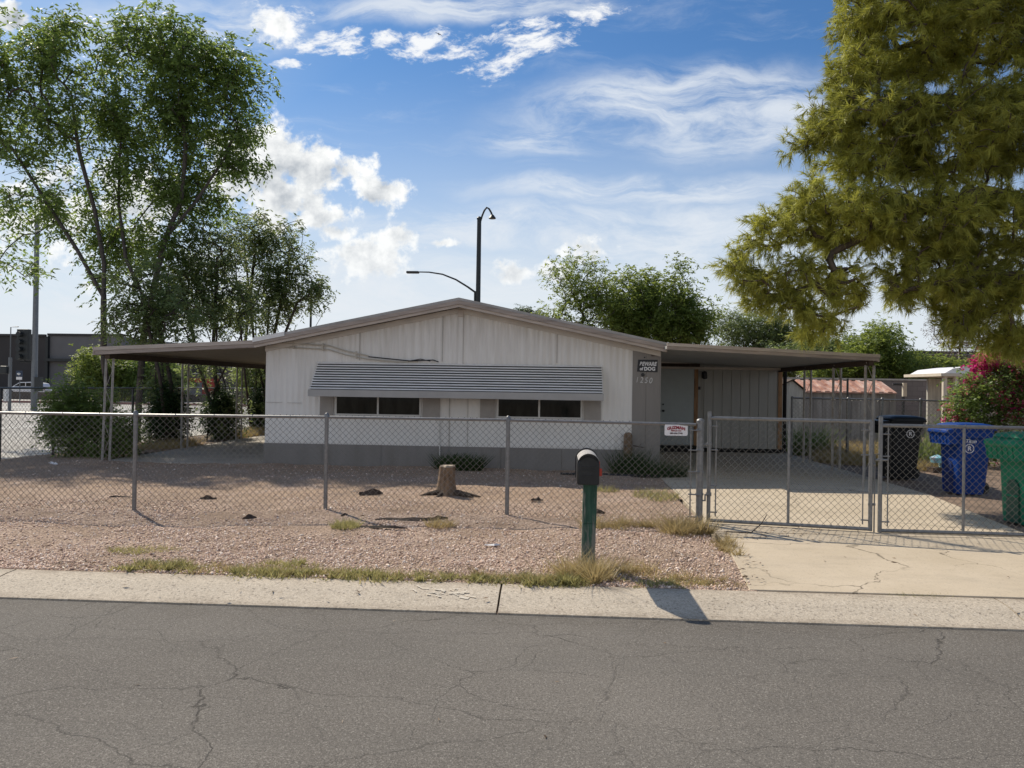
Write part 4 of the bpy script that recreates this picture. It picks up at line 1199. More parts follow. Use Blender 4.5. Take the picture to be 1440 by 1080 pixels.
def side_text(o, s, size, x, z, mat='print', ring=0, **kw):
    yy = -cart_side_y(z, 1.12) - .006
    if s: text_mesh(s, size, x, yy, z, M[mat], 'lettering', o, **kw)
    if ring:
        b = MB(); k = 28
        vs = []; fs = []
        for i in range(k):
            t = 2 * PI * i / k
            vs += [(x + ring * math.cos(t), yy, z + ring * math.sin(t)), (x + ring * .84 * math.cos(t), yy, z + ring * .84 * math.sin(t))]
        for i in range(k): j = (i + 1) % k; fs.append((2 * i, 2 * j, 2 * j + 1, 2 * i + 1))
        b.add(vs, fs); b.build('emblem_ring', M[mat], o)
M['recess_blue'] = simple('blue_recess_shade', (.003, .02, .12), .5)
M['recess_green'] = simple('green_recess_shade', (.004, .07, .045), .5)
cart('wheelie_bin', 'black wheelie bin with overhanging lid, standing in shade by the carport post', 'blackbin', (6.50, 14.95, .09), R(2), 1.16,
     texts=[('R', .10, .06, .86, dict(bold=.002)), ('', .1, .06, .86, dict(ring=.075))])
cart('wheelie_bin', 'bright blue wheelie bin with its ribbed front lip turned left', 'blue', (6.66, 12.95, .08), R(3), 1.12,
     texts=[('Titan', .085, -.07, .87, dict(shear=.3, bold=.001, mat='print')), ('R', .10, -.085, .755, dict(bold=.003)), ('', .1, -.085, .755, dict(ring=.075))])
cart('wheelie_bin', 'green wheelie bin with ribbed front lip, cut off by the right edge', 'green', (5.98, 10.0, .08), R(6), 1.12)

# ================================================================== trees
tree('tree', 'tall street tree with a bare slanting trunk at the far left of the picture',
     [[(-12.25, 20.2, -.05), (-12.1, 20.2, 1.2), (-12.35, 20.3, 2.2), (-12.5, 20.5, 3.6), (-12.75, 20.9, 5.0), (-13.3, 21.3, 6.6), (-14.0, 21.6, 8.4), (-14.4, 21.8, 10.2)],
      ([(-12.6, 20.7, 4.0), (-13.6, 21, 5.4), (-14.9, 21.4, 7.0), (-16.2, 21.8, 8.6)], True),
      ([(-12.75, 20.9, 5.0), (-12.7, 21.2, 6.4), (-12.9, 21.7, 8.2)], True)],
     [(-16.3, 22.0, 11.6, 1.43, 1.50, 1.2), (-14.5, 22.0, 11.6, 1.63, 1.60, 1.2), (-16.1, 22.0, 9.5, 1.63, 1.60, 1.5), (-14.3, 22.0, 9.5, 1.63, 1.60, 1.43),
      (-15.6, 22.0, 7.1, 1.22, 1.40, 1.3), (-14.0, 22.0, 6.9, 1.43, 1.30, 1.3), (-17.2, 22.0, 10.5, 1.5, 1.60, 2.0), (-16.2, 22.0, 5.4, .9, 1.2, .9), (-13.0, 21.5, 5.2, .8, .9, .8)],
     360, 11, leaf='leaf', per_tip=6, spread=.20, rachis=.34, nlf=8, L=.155, W=.062, r_max=.13, power=.44, cat='street tree', keep_inner=.5)
tree('tree', 'tall leafy tree with a forked dark trunk rising behind the left carport',
     [[(-11.55, 20.6, -.05), (-11.5, 20.6, 1.5), (-11.45, 20.7, 3.0), (-11.3, 20.9, 4.4), (-11.15, 21.2, 5.8), (-10.9, 21.6, 7.0)],
      ([(-11.15, 21.2, 5.8), (-10.5, 21.7, 7.0), (-9.9, 22.2, 8.4), (-9.6, 22.5, 9.6)], True),
      ([(-10.9, 21.6, 7.0), (-11.0, 22.0, 8.6), (-11.4, 22.4, 10.6), (-11.6, 22.5, 12)], True),
      ([(-11.4, 20.8, 3.8), (-12.3, 21.2, 5.2), (-12.9, 21.8, 7.0), (-13.1, 22.2, 9.0)], True)],
     [(-12.3, 22.5, 11.9, 1.67, 1.60, 1.2), (-10.7, 22.5, 11.2, 1.77, 1.70, 1.4), (-9.6, 22.5, 10.3, 1.04, 1.30, 1.2), (-12.6, 22.5, 9.8, 1.67, 1.60, 1.35),
      (-10.6, 22.5, 9.2, 1.88, 1.60, 1.25), (-9.5, 22.5, 8.6, 0.83, 1.00, 0.83), (-12.2, 22.5, 7.9, 1.67, 1.40, 1.04), (-11.0, 22.5, 7.2, 1.25, 1.20, 0.83), (-13.2, 22.5, 5.9, 1.04, 1.00, 1.04), (-11.6, 21.5, 5.6, .9, .9, .8)],
     480, 12, leaf='leaf', per_tip=7, spread=.21, rachis=.33, nlf=8, L=.155, W=.064, r_max=.15, power=.44, cat='street tree', keep_inner=.5)
def clump(label, cx, cy, lean, lobes, seed, ntips, stems=7, leaf='leaf_mid'):
    r = np.random.default_rng(seed)
    tr = []
    L = np.array(lobes)
    for i in range(stems):
        t = L[i % len(L), :3] + r.normal(size=3) * .35
        b0 = np.array([cx + r.normal() * .16, cy + r.normal() * .25, 0.03])
        m1 = b0 + (t - b0) * .35 + np.array([lean + r.normal() * .12, r.normal() * .12, 0])
        m1[2] = b0[2] + (t[2] - b0[2]) * .4
        tr.append([tuple(b0), tuple(m1), tuple(t - np.array([0, 0, L[i % len(L), 5] * .5]))])
    o = tree('multi_stem_tree', label, tr, lobes, ntips, seed, leaf=leaf, bark='bark_dark', per_tip=5, spread=.16, rachis=.28, nlf=8, L=.13, W=.050, r_max=.055, r_tip=.009, group='multi stemmed trees along the left fence', power=.42)
    q = np.array([cx, cy, .80]) + rand_dirs(170, r) * np.array([.40, .55, .85]) * (r.random((170, 1)) ** .4)
    v, f, tn = compound_leaves(q, rand_dirs(170, r) * .6 + np.array([0, 0, .6]), r, 7, .10, .26, 8, .095, .036, .4)
    finish('basal_shoots', fast_mesh(v - np.array(OFF[o]), f, 4, tn), M['leaf_dark'], o)
    return o
clump('smallest multi stemmed tree in the row beside the left carport, nearest the leafy shrub', -10.1, 19.4, .0, [(-10.9, 19.7, 4.1, .90, 1.0, .90), (-10.1, 19.6, 3.5, .90, 1.0, .81), (-11.2, 19.5, 3.3, .72, .90, .72), (-10.2, 19.5, .8, .45, .5, .75), (-10.2, 19.5, 1.0, .4, .5, .6), (-10.1, 19.5, .7, .5, .5, .6), (-10.3, 19.6, 2.0, .5, .5, .5)], 21, 190, 8)
clump('multi stemmed tree in the middle of the row beside the left carport', -9.95, 22.3, -.12, [(-10.6, 22.5, 5.6, 1.15, 1.20, 1.04), (-11.0, 22.5, 4.4, 1.25, 1.30, 1.15), (-9.9, 22.5, 4.0, 1.04, 1.20, .94), (-9.75, 22.3, .7, .5, .6, .65), (-9.7, 22.3, .8, .5, .6, .6), (-9.9, 22.3, .6, .5, .5, .6), (-10.4, 22.4, 2.2, .6, .6, .6)], 22, 330, 12)
clump('largest multi stemmed tree farthest along the left carport, against the sky', -9.85, 25.4, -.15, [(-10.5, 25.5, 6.8, 1.06, 1.10, .94), (-9.4, 25.5, 6.2, 1.06, 1.20, 1.30), (-8.6, 25.5, 5.0, .90, 1.0, .94), (-10.0, 25.5, 4.6, 1.30, 1.30, 1.18), (-8.1, 25.5, 4.9, .4, .4, .4), (-9.5, 25.3, .8, .55, .6, .7), (-9.6, 25.3, .7, .5, .6, .6), (-9.3, 25.3, .8, .5, .5, .6), (-10.2, 25.3, 2.4, .7, .6, .7)], 23, 430, 13)
# suckering shrub by the carport post
tree('leafy_shrub', 'dense dark green shrub behind the leaning front post of the left carport',
     [[(-10.2 + dx, 16.0 + dy, .03), (-10.2 + dx * 2.2, 16 + dy * 2, .7)] for dx, dy in ((0, 0), (.3, .1), (.55, -.1), (-.25, .15), (.9, .2))],
     [(-10.3, 16.0, .75, .55, .55, .67), (-9.7, 16.0, .55, .6, .55, .55), (-10.65, 16.0, .85, .33, .4, .4), (-9.25, 16.0, .6, .28, .4, .5), (-10.2, 16, 1.35, .25, .3, .3), (-10.75, 16, 1.25, .2, .3, .35), (-9.8, 16, 1.15, .22, .3, .4), (-10.4, 16, 1.6, .14, .2, .3)],
     330, 31, leaf='leaf', bark='bark_dark', per_tip=7, spread=.10, rachis=.26, nlf=8, L=.085, W=.032, r_max=.03, r_tip=.004, cat='shrub', trunk_part='stem', crown_part='foliage')
# behind the house
tree('tree', 'loose light green tree behind the roof, right of the street lamp', [[(1.0, 32, 0), (.9, 32, 2.2), (.9, 32, 4.4)]],
     [(.15, 32, 5.9, .70, 1.0, 1.3), (.45, 32, 7.0, .35, .5, .55), (1.3, 32, 6.1, 1.15, 1.2, 1.3), (.2, 32, 4.2, 1.1, 1.2, 1.1), (1.9, 32, 4.9, 1.4, 1.4, 1.4), (-.5, 32, 4.7, .4, .5, .5)],
     300, 41, leaf='leaf_bright', per_tip=5, spread=.22, rachis=.26, nlf=7, L=.15, W=.055, r_max=.12, group='trees behind the home')
tree('tree', 'dense rounded bright green tree directly behind the right end of the roof', [[(4.2, 33, 0), (4.2, 33, 2.5), (4.3, 33, 4.2)]],
     [(3.2, 33, 5.2, 1.30, 1.5, 1.4), (4.7, 33, 5.3, 1.30, 1.5, 1.4), (5.8, 33, 4.6, 1.0, 1.3, 1.3), (4.1, 33, 4.3, 2.14, 1.6, 1.22), (5.25, 33, 6.6, .45, .6, .75), (2.9, 33, 6.4, .4, .5, .5), (3.9, 33, 6.3, .4, .5, .5)],
     680, 42, leaf='leaf_bright', per_tip=7, spread=.24, rachis=.26, nlf=7, L=.16, W=.06, r_max=.14, group='trees behind the home')
tree('tree', 'pale grey green willowy tree farther back, between the roof and the pine', [[(12.2, 48, 0), (12.2, 48, 3), (12.4, 48, 5)]],
     [(10.8, 48, 5.7, 1.78, 2, 1.2), (12.7, 48, 5.7, 1.78, 2, 1.3), (14.4, 48, 5.0, 1.78, 2, 1.0), (12.3, 48, 4.0, 2.6, 2, 1.2)],
     520, 43, leaf='leaf_mid', per_tip=7, spread=.35, rachis=.4, nlf=6, L=.2, W=.06, r_max=.15, group='trees behind the home')
tree('tree', 'low bluish green tree just above the right carport roof', [[(14.2, 40, 0), (14.2, 40, 3)]],
     [(13.2, 40, 3.7, 1.5, 1.5, .9), (15.1, 40, 3.6, 1.4, 1.5, 1.0), (11.6, 40, 3.2, 1.3, 1.5, .9)],
     330, 44, leaf='leaf_mid', per_tip=8, spread=.3, rachis=.3, nlf=6, L=.19, W=.07, r_max=.12, group='trees behind the home')
tree('tree', 'big green tree above the block wall to the right of the carport end', [[(14.9, 36, 0), (14.9, 36, 2.2)]],
     [(14.8, 36, 3.9, 1.1, 1.5, 1.0), (15.5, 36, 2.8, 1.6, 1.6, 1.0), (14.0, 36, 3.0, 1.3, 1.5, .9), (12.4, 36, 2.7, 1.2, 1.3, .7)],
     480, 45, leaf='leaf_bright', per_tip=8, spread=.24, rachis=.26, nlf=7, L=.16, W=.06, r_max=.12, group='trees behind the home')
tree('tree', 'low round green tree on the right end of the trees above the block wall', [[(18.0, 38, 0), (18.0, 38, 1.8)]],
     [(17.3, 38, 2.8, 1.3, 1.4, .75), (18.7, 38, 2.7, 1.2, 1.4, .7)], 300, 46, leaf='leaf_bright', per_tip=8, spread=.24, rachis=.26, nlf=7, L=.16, W=.06, r_max=.1, group='trees behind the home')
tree('tree', 'sparse bare looking tree with brownish twigs behind the round canopy', [[(20.6, 40, 0), (20.5, 40, 2.4), (20.3, 40, 4)], ([(20.5, 40, 2.6), (21.3, 40, 4.4)], True)],
     [(19.6, 40, 5.1, 1.11, 1.2, .93), (21.4, 40, 5.3, 1.3, 1.2, 1.11), (20.5, 40, 4.5, 1.48, 1.2, .74)], 210, 47, leaf='leaf_bare', per_tip=4, spread=.2, rachis=.24, nlf=5, L=.10, W=.04, r_max=.12, group='trees behind the home')
tree('tree', 'tiny distant tree top peeping over the roof right of the lamp pole', [[(-2.3, 60, 0), (-2.3, 60, 6.8)]],
     [(-2.5, 60, 7.5, .8, 1, .5), (-1.9, 60, 7.2, .7, 1, .5)], 90, 48, leaf='leaf_grey', per_tip=7, spread=.2, rachis=.3, nlf=6, L=.2, W=.07, r_max=.12, group='trees behind the home')
tree('tree', 'bright bushy tree across the street, seen left of the carport post', [[(-36.5, 60, 0), (-36.5, 60, 1.6)]],
     [(-37.2, 60, 2.6, 1.5, 2, 1.9), (-35.4, 60, 2.2, 1.5, 2, 1.6)], 240, 51, leaf='leaf_bright', per_tip=8, spread=.35, rachis=.35, nlf=6, L=.26, W=.1, r_max=.12, group='trees across the street')
tree('tree', 'dark bushy tree across the street, seen under the left carport roof', [[(-33.3, 61, 0), (-33.3, 61, 1.6)]],
     [(-33.3, 61, 2.4, 2.2, 2.5, 2.3), (-31.6, 61, 1.7, 1.4, 2, 1.4)], 260, 52, leaf='leaf', per_tip=8, spread=.35, rachis=.35, nlf=6, L=.26, W=.1, r_max=.12, group='trees across the street')
tree('tree', 'pale green tree across the street, seen next to the left house wall', [[(-24.0, 62, 0), (-24.0, 62, 1.6)]],
     [(-24.6, 62, 2.3, 1.7, 2.5, 1.7), (-22.6, 62, 2.0, 1.5, 2, 1.5)], 260, 53, leaf='leaf_bright', per_tip=8, spread=.35, rachis=.35, nlf=6, L=.26, W=.1, r_max=.12, group='trees across the street')

# ---- bougainvillea
def bougainvillea():
    r = np.random.default_rng(61)
    lob = [(9.9, 18, 1.9, .75, .9, .72), (10.7, 18, 1.9, .67, .9, .72), (9.45, 18, 1.35, .55, .7, .5), (9.15, 18, 1.0, .3, .5, .42), (11.4, 18, 1.7, .85, 1, .85), (10.4, 17.8, .9, 1.1, .8, .8), (9.8, 18, 2.35, .3, .35, .2), (10.6, 17.6, 2.3, .9, .7, .5), (9.2, 17.8, 1.5, .4, .5, .4)]
    o = thing('flowering_shrub', 'magenta flowering bougainvillea shrub sprawling at the right edge behind the carts', 'shrub', (10.2, 18, .08))
    off = np.array(OFF[o])
    sk = Skeleton([[(10.2 + dx, 18 + dy, .05), (10.2 + dx * 2, 18 + dy, 1.0)] for dx, dy in ((0, 0), (.3, .1), (-.35, .05))])
    tips = sample_lobes(lob, 760, r, .5); sk.grow(tips, r)
    V, F = sk.mesh(.004, .04); me = fast_mesh(V - off, F, 4); finish('stem', me, M['bark'], o, 'all')
    tp = sk.p[np.array(sk.tips)]; pd = unit(tp - np.array([10.2, 18, .8]))
    v, f, tn = compound_leaves(tp, pd, r, 6, .12, .2, 6, .075, .04, .3)
    finish('foliage', fast_mesh(v - off, f, 4, tn), M['leaf'], o)
    # blossoms: bracts gathered on some of the tips
    g = np.sin(tp[:, 0] * 5 + 1) + np.sin(tp[:, 2] * 6 + tp[:, 0] * 3)
    for nm, sel, m, k in (('blossom', g > .95, 'petal', 26), ('faded_blossom', (g <= .95) & (g > .05), 'petal_faded', 14)):
        q = tp[sel]
        v, f, tn = compound_leaves(q, pd[sel], r, k // 4, .10, .12, 5, .055, .05, .2); finish(nm, fast_mesh(v - off, f, 4, tn), M[m], o)
    # the long bright spray on top
    sp_ = np.stack([np.linspace(9.32, 9.72, 26), np.full(26, 17.7), np.linspace(2.2, 2.62, 26)], 1) + r.normal(size=(26, 3)) * .06
    v, f, tn = compound_leaves(sp_, np.tile([.5, 0, .8], (26, 1)), r, 9, .07, .12, 6, .06, .055, .2); finish('blossom', fast_mesh(v - off, f, 4, tn), M['petal'], o)
bougainvillea()

# ---- the pine
def pine():
    r = np.random.default_rng(71)
    y = 12.5
    lob = [(4.75, y, 7.75, .5, .8, .55), (5.5, y, 7.4, 1.04, 1.5, .93), (6.7, y, 7.6, 1.04, 1.6, 1.04), (4.65, y, 6.75, .5, .8, .5), (4.25, y, 5.95, .52, .8, .42), (3.8, y, 5.65, .3, .5, .22),
           (5.0, y, 5.8, 1.04, 1.3, .81), (6.2, y, 5.8, 1.04, 1.5, .93), (7.2, y, 6.0, .69, 1.4, .93), (4.05, y, 4.75, .58, .8, .42), (3.5, y, 4.3, .46, .7, .36), (3.05, y, 3.95, .24, .5, .26),
           (4.7, y, 4.5, .93, 1.2, .65), (5.8, y, 4.4, 1.04, 1.4, .7), (6.9, y, 4.3, .93, 1.4, .75), (3.1, y, 3.45, .34, .6, .26), (3.8, y, 3.5, .6, .8, .40), (4.6, y, 3.35, .6, .8, .40),
           (3.5, y, 3.12, .42, .5, .2), (3.95, y, 2.95, .36, .5, .2), (4.3, y, 2.8, .28, .4, .22), (5.8, y, 3.45, .9, 1.1, .45), (6.7, y, 3.3, .9, 1.1, .55), (6.4, y, 2.75, .5, .7, .25), (7.1, y, 2.55, .5, .7, .3), (4.15, y, 2.68, .42, .4, .18), (2.8, y, 3.75, .26, .4, .24), (7.3, y, 2.55, .55, .7, .25), (3.2, y, 3.2, .35, .4, .2),
           (5.6, y, 9.2, 1.4, 1.6, 1.3), (7.3, y, 9.6, 2.0, 2.0, 1.5), (8.6, y, 7.6, 1.4, 2.0, 1.5), (8.8, y, 5.2, 1.3, 2.0, 1.3), (8.4, y, 3.6, 1.2, 1.8, .8), (10.2, y, 8.5, 2.0, 2.2, 2.2), (11, y, 5.5, 1.8, 2.2, 1.8), (8.2, y, 11.4, 2.0, 2.0, 1.4)]
    o = thing('pine_tree', 'large yellow green pine with drooping needle tufts filling the upper right', 'pine tree', (9.4, 13.2, .05))
    off = np.array(OFF[o])
    sk = Skeleton([[(9.4, 13.2, -.05), (9.3, 13.1, 2.5), (9.0, 12.9, 5), (8.6, 12.7, 8), (8.2, 12.5, 11)],
                   ([(9.2, 13.0, 3.6), (7.9, 12.6, 4.7), (6.6, 12.4, 4.9), (5.2, 12.3, 4.4), (4.3, 12.3, 3.9)], True),
                   ([(9.1, 12.9, 4.6), (7.6, 12.4, 5.9), (6.0, 12.3, 6.3), (5.0, 12.4, 6.2)], True),
                   ([(8.8, 12.8, 6.5), (7.2, 12.6, 7.6), (5.6, 12.6, 7.6)], True),
                   ([(9.25, 13.0, 3.0), (8.0, 12.3, 3.6), (6.6, 12.0, 3.5), (5.4, 12.1, 3.3)], True)], .3)
    tips = np.concatenate([sample_lobes(lob[:29], 2350, r, .5), sample_lobes(lob[29:], 520, r, .55)]); sk.grow(tips, r, .3, .5, .09)
    V, F = sk.mesh(.007, .22, .40); finish('trunk', fast_mesh(V - off, F, 4), M['bark_pine'], o, 'all')
    T = np.array(sk.tips); par = np.array(sk.par)
    nodes = [T]; cur = T
    for _ in range(4):
        cur = np.maximum(par[cur], 0); nodes.append(cur)
    ids = np.concatenate(nodes)
    p = sk.p[ids]; d = unit(sk.p[ids] - sk.p[np.maximum(par[ids], 0)] + 1e-6)
    keep = r.random(len(p)) < np.concatenate([np.ones(len(T)), np.full(len(T), .9), np.full(len(T), .7), np.full(len(T), .35), np.full(len(T), .2)])
    p = p[keep]; d = d[keep]
    # side shoots, each carrying a brush of needles
    k = 2; p = np.repeat(p, k, 0) + r.normal(size=(len(p) * k, 3)) * .06
    d = unit(np.repeat(d, k, 0) * .7 + r.normal(size=p.shape) * .55 + np.array([0, 0, -.12]))
    n = len(p); q = 27
    B = np.repeat(p, q, 0); D = np.repeat(d, q, 0)
    s = r.random(len(B)) * .13
    nd = unit(D * .95 + rand_dirs(len(B), r) * .75 + np.array([0, 0, -.1]))
    L = r.uniform(.10, .175, len(B))
    base = B + D * s[:, None]
    sd = unit(np.cross(nd, rand_dirs(len(B), r))) * .0052
    tip = base + nd * L[:, None] + np.array([0, 0, -.25]) * (L * L * 4)[:, None]
    v = np.stack([base - sd, base + sd, tip], 1).reshape(-1, 3)
    tn = np.clip(np.repeat(r.random(n) * .8, q) + r.random(n * q) * .25, 0, 1)
    finish('needles', fast_mesh(v - off, np.arange(len(v)), 3, np.repeat(tn, 3)), M['needle'], o)
pine()

# ---- low plants
def small_plant(name, label, patches, mat, seed, cat):
    r = np.random.default_rng(seed)
    vs, ts = [], []
    for p in patches:
        v, t = blades(r, *p[0], **p[1]); vs.append(v); ts.append(t)
    V = np.concatenate(vs); T = np.concatenate(ts)
    return tag(finish(name, fast_mesh(V, np.arange(len(V)), 3, T), M[mat]), label, cat)
small_plant('grass_clump', 'long dark green grass clump in shade below the tan corner panel', [((1300, 1.75, 14.45, .72, .38, .30, .014), dict(z=.09, lean=.6)), ((500, 1.45, 14.7, .35, .3, .5, .014), dict(z=.09, lean=.5))], 'leaf_dark', 81, 'grass clump')
small_plant('low_shrub', 'low dark shrub at the foot of the grey skirting behind the stump', [((800, -1.75, 14.7, .36, .22, .30, .026), dict(z=.09, lean=.9)), ((200, -2.1, 14.75, .2, .16, .34, .026), dict(z=.09, lean=.9))], 'leaf_dark', 82, 'shrub')
small_plant('grass_tuft', 'fresh green grass tuft at the sunny corner of the driveway slab', [((420, 1.50, 11.55, .34, .5, .12, .012), dict(z=.1, lean=.9))], 'grass_green', 83, 'grass tuft')
small_plant('grass_tuft', 'small green weed tuft on the gravel right of the mailbox top', [((130, .78, 12.1, .22, .18, .10, .014), dict(z=.1, lean=.9))], 'grass_green', 84, 'grass tuft')
small_plant('grass_tuft', 'green weed tuft sprouting in the gap at the street end of the driveway', [((260, 2.93, 6.285, .26, .025, .06, .008), dict(z=.05, lean=.9))], 'grass_green', 85, 'grass tuft')
small_plant('weed_clump', 'round yellow green weed clump on the gravel left of the bark strips', [((420, -2.35, 8.55, .16, .18, .09, .009), dict(z=.1, lean=.9))], 'grass_green', 86, 'weed')
small_plant('weed_clump', 'grey tangled weed clump beside the long bark strip', [((260, -1.30, 8.75, .17, .16, .11, .008), dict(z=.1, lean=1.0))], 'grass_dry', 87, 'weed')
small_plant('weed_clump', 'small mossy weed clump in the gravel at the left, above the kerb weeds', [((500, -3.85, 7.02, .34, .14, .06, .008), dict(z=.1, lean=1.0))], 'grass_green', 88, 'weed')
small_plant('scrub_plant', 'green scrub plant at the base of the addition corner beyond the carport posts', [((700, 6.6, 20.6, .5, .4, .75, .03), dict(z=.05, lean=.5))], 'leaf', 89, 'shrub')
small_plant('scrub_plant', 'weedy green plant between the black and blue carts at the back fence', [((800, 8.2, 17.6, .6, .5, .8, .03), dict(z=.06, lean=.6))], 'leaf_mid', 90, 'shrub')
def patch(n, x, y, rx, ry, h, w, **kw):
    k = dict(z=.095, lean=.8); k.update(kw)
    return ((n, x, y, rx, ry, h, w), k)
stuff_blades('kerb_weeds', 'low yellow green weeds creeping over the back of the kerb', 'weeds', 'grass_green',
    [patch(1500, -3.35, 6.44, .42, .13, 0.053, .012, tuft=26), patch(1500, -2.3, 6.36, .55, .10, 0.040, .012, tuft=26), patch(1400, -1.5, 6.36, .6, .12, 0.046, .012, tuft=30), patch(1300, -.6, 6.38, .6, .10, 0.040, .012, tuft=30), patch(1300, -.0, 6.36, .3, .12, 0.053, .012, tuft=16), patch(500, .9, 6.4, .5, .12, 0.033, .011, tuft=14), patch(600, -2.35, 6.65, .3, .1, 0.040, .011, tuft=10)], 91)
stuff_blades('dry_weeds', 'straw coloured dry weeds around the mailbox foot and along the fence line', 'weeds', 'grass_dry',
    [patch(1200, .25, 6.55, .34, .28, .13, .009, tuft=16, lean=1.0), patch(900, .75, 6.75, .4, .3, .07, .009, tuft=18, lean=1.2), patch(1500, .9, 8.95, .65, .22, .10, .009, tuft=26, lean=1.2), patch(1500, 1.5, 8.75, .35, .32, .13, .009, tuft=20, lean=1.3), patch(500, 1.75, 8.0, .12, .5, .07, .009, tuft=10, lean=1.2), patch(700, -.3, 6.4, .8, .12, .06, .009, tuft=22, lean=1.2), patch(800, -2.4, 6.42, 1.6, .14, .05, .009, tuft=40, lean=1.2), patch(400, 1.2, 6.5, .4, .2, .05, .008, tuft=14, lean=1.3)], 92)
stuff_blades('dry_grass', 'long dry yellow grass in the sunny back yard beyond the carport', 'grass', 'grass_dry',
    [patch(5000, 8.2, 20.6, 1.9, .9, .38, .016, z=.05, lean=.6), patch(2600, 6.9, 18.2, .9, .7, .3, .014, z=.05, lean=.6), patch(2600, 8.0, 17.2, .9, .7, .28, .014, z=.05, lean=.7), patch(1800, -9.7, 19.0, .5, 1.2, .28, .014, z=.03, lean=.6), patch(1800, -9.7, 23.5, .4, 1.4, .3, .014, z=.03, lean=.6), patch(1200, -10.2, 17.4, .6, .6, .2, .014, z=.05, lean=.7)], 93)
def litter():
    r = np.random.default_rng(94)
    xs, ys, zs = [], [], []
    def area(n, x0, x1, y0, y1, z):
        xs.append(r.uniform(x0, x1, n)); ys.append(r.uniform(y0, y1, n)); zs.append(np.full(n, z))
    area(1100, -9.5, 1.7, 6.35, 15, .115); area(900, 5.7, 10, 8.6, 17, .095); area(420, -4.5, 1.6, 6.3, 6.6, .11); area(350, .6, 1.9, 6.5, 9.2, .12)
    area(130, 1.75, 3.2, 8.4, 9.2, .106); area(45, 1.9, 5.2, 6.6, 12.4, .104); area(26, -6, 4, 5.78, 6.2, .07); area(14, -5, 4, 3, 5.7, .006); area(500, -10.8, -9, 15, 26, .09)
    x = np.concatenate(xs); y = np.concatenate(ys); z = np.concatenate(zs); n = len(x)
    z = z + np.where((x < 1.6) & (y > 6.3), ground_noise(x, y, .03), 0)
    c = np.stack([x, y, z], 1); d = r.normal(size=(n, 3)); d[:, 2] *= .12
    nn = np.array([0, 0, 1.]) + r.normal(size=(n, 3)) * .3
    v, f, t = leaves_mesh(c, d, nn, r.uniform(.02, .07, n), r.uniform(.006, .022, n), r.random(n))
    tag(finish('leaf_litter', fast_mesh(v, f, 4, t), M['litter']), 'dead leaves and bark crumbs scattered over the yard and driveway', 'leaf litter', kind='stuff')
litter()

# ================================================================== beyond the yard
# lamp standard behind the house
lp = thing('street_lamp', 'tall dark street lamp with curved hook lamp and long side arm behind the roof', 'street lamp', (-4.67, 45, 0))
b = MB(); b.tube([(-4.67, 45, 0), (-4.67, 45, 11.62)], [.17, .125], 12); b.build('pole', M['pole_dark'], lp, True)
b = MB(); b.lathe([(.15, 0), (.15, .08), (.08, .16), (.02, .18)], (-4.67, 45, 11.58), 12); b.build('cap', M['pole_dark'], lp, True)
b = MB(); b.tube([(-4.60, 45, 11.45), (-4.50, 45, 11.8), (-4.38, 45, 12.1), (-4.24, 45, 12.28), (-4.10, 45, 12.2), (-3.97, 45, 11.98), (-3.92, 45, 11.84)], .055, 8); b.build('hook_arm', M['pole_dark'], lp, True)
b = MB(); b.lathe([(.05, .25), (.10, .2), (.22, .03), (.20, 0)], (-3.90, 45, 11.62), 12); b.build('lamp_shade', M['pole_dark'], lp, True)
b = MB(); b.tube([(-4.80, 45, 7.25), (-5.3, 45, 7.6), (-6.0, 45, 8.02), (-6.8, 45, 8.33), (-7.6, 45, 8.45), (-8.3, 45, 8.46)], [.06, .055, .05, .045, .04, .035], 8); b.tube([(-4.86, 45, 6.3), (-4.86, 45, 7.35)], .06, 8); b.build('side_arm', M['pole_dark'], lp, True)
b = MB(); b.box(-8.95, -8.2, 44.85, 45.15, 8.37, 8.50); b.build('lamp_head', M['pole_dark'], lp, bevel=.04)
pp = thing('thin_pole', 'thin dark pole in front of the sky at the right of the left trees', 'pole', (-16.3, 50, 0))
b = MB(); b.tube([(-16.3, 50, 0), (-16.3, 50, 8.2)], .075, 8); b.build('pole', M['pole_dark'], pp, True)
b = MB(); b.lathe([(.09, 0), (.09, .06), (.03, .12)], (-16.3, 50, 8.17), 8); b.build('pole_cap', M['pole_dark'], pp, True)
# signal pole
tp_ = thing('traffic_signal', 'thick grey street pole carrying a dark traffic signal at the left edge', 'traffic signal', (-29.6, 42, 0))
b = MB(); b.tube([(-29.6, 42, -.02), (-29.6, 42, 11)], [.17, .12], 12); b.build('pole', M['pole'], tp_, True)
b = MB(); b.box(-30.55, -29.88, 41.8, 42.1, 2.85, 4.6); bp = b.build('backplate', M['pole_dark'], tp_, bevel=.02)
for z in (4.3, 3.88, 3.46, 3.04):
    c = MB(); c.tube([(-30.3, 41.85, z), (-30.3, 41.55, z)], .14, 12); c.build('visor', M['pole_dark'], bp, True)
b = MB(); b.tube([(-29.6, 42, 2.75), (-30.5, 42, 2.75)], .04, 6); b.tube([(-30.2, 42, 2.75), (-30.2, 42, 2.9)], .04, 6); b.build('bracket', M['pole_dark'], tp_, True)
b = MB(); b.box(-29.45, -29.15, 41.8, 42.1, 1.1, 1.9); b.build('push_button_box', M['pole_dark'], tp_)
ts2 = thing('pedestrian_signal', 'thin signal post with a small dark walk signal left of the thick street pole', 'traffic signal', (-31.05, 42, 0))
b = MB(); b.tube([(-31.05, 42, -.02), (-31.05, 42, 3.0)], .09, 10); b.tube([(-31.05, 42, 3), (-31.05, 42, 4.72), (-30.6, 42, 4.75)], .03, 6); b.build('pole', M['pole'], ts2, True)
b = MB(); b.box(-31.5, -31.1, 41.75, 42.1, 2.05, 2.5); b.build('signal_head', M['pole_dark'], ts2, bevel=.05)
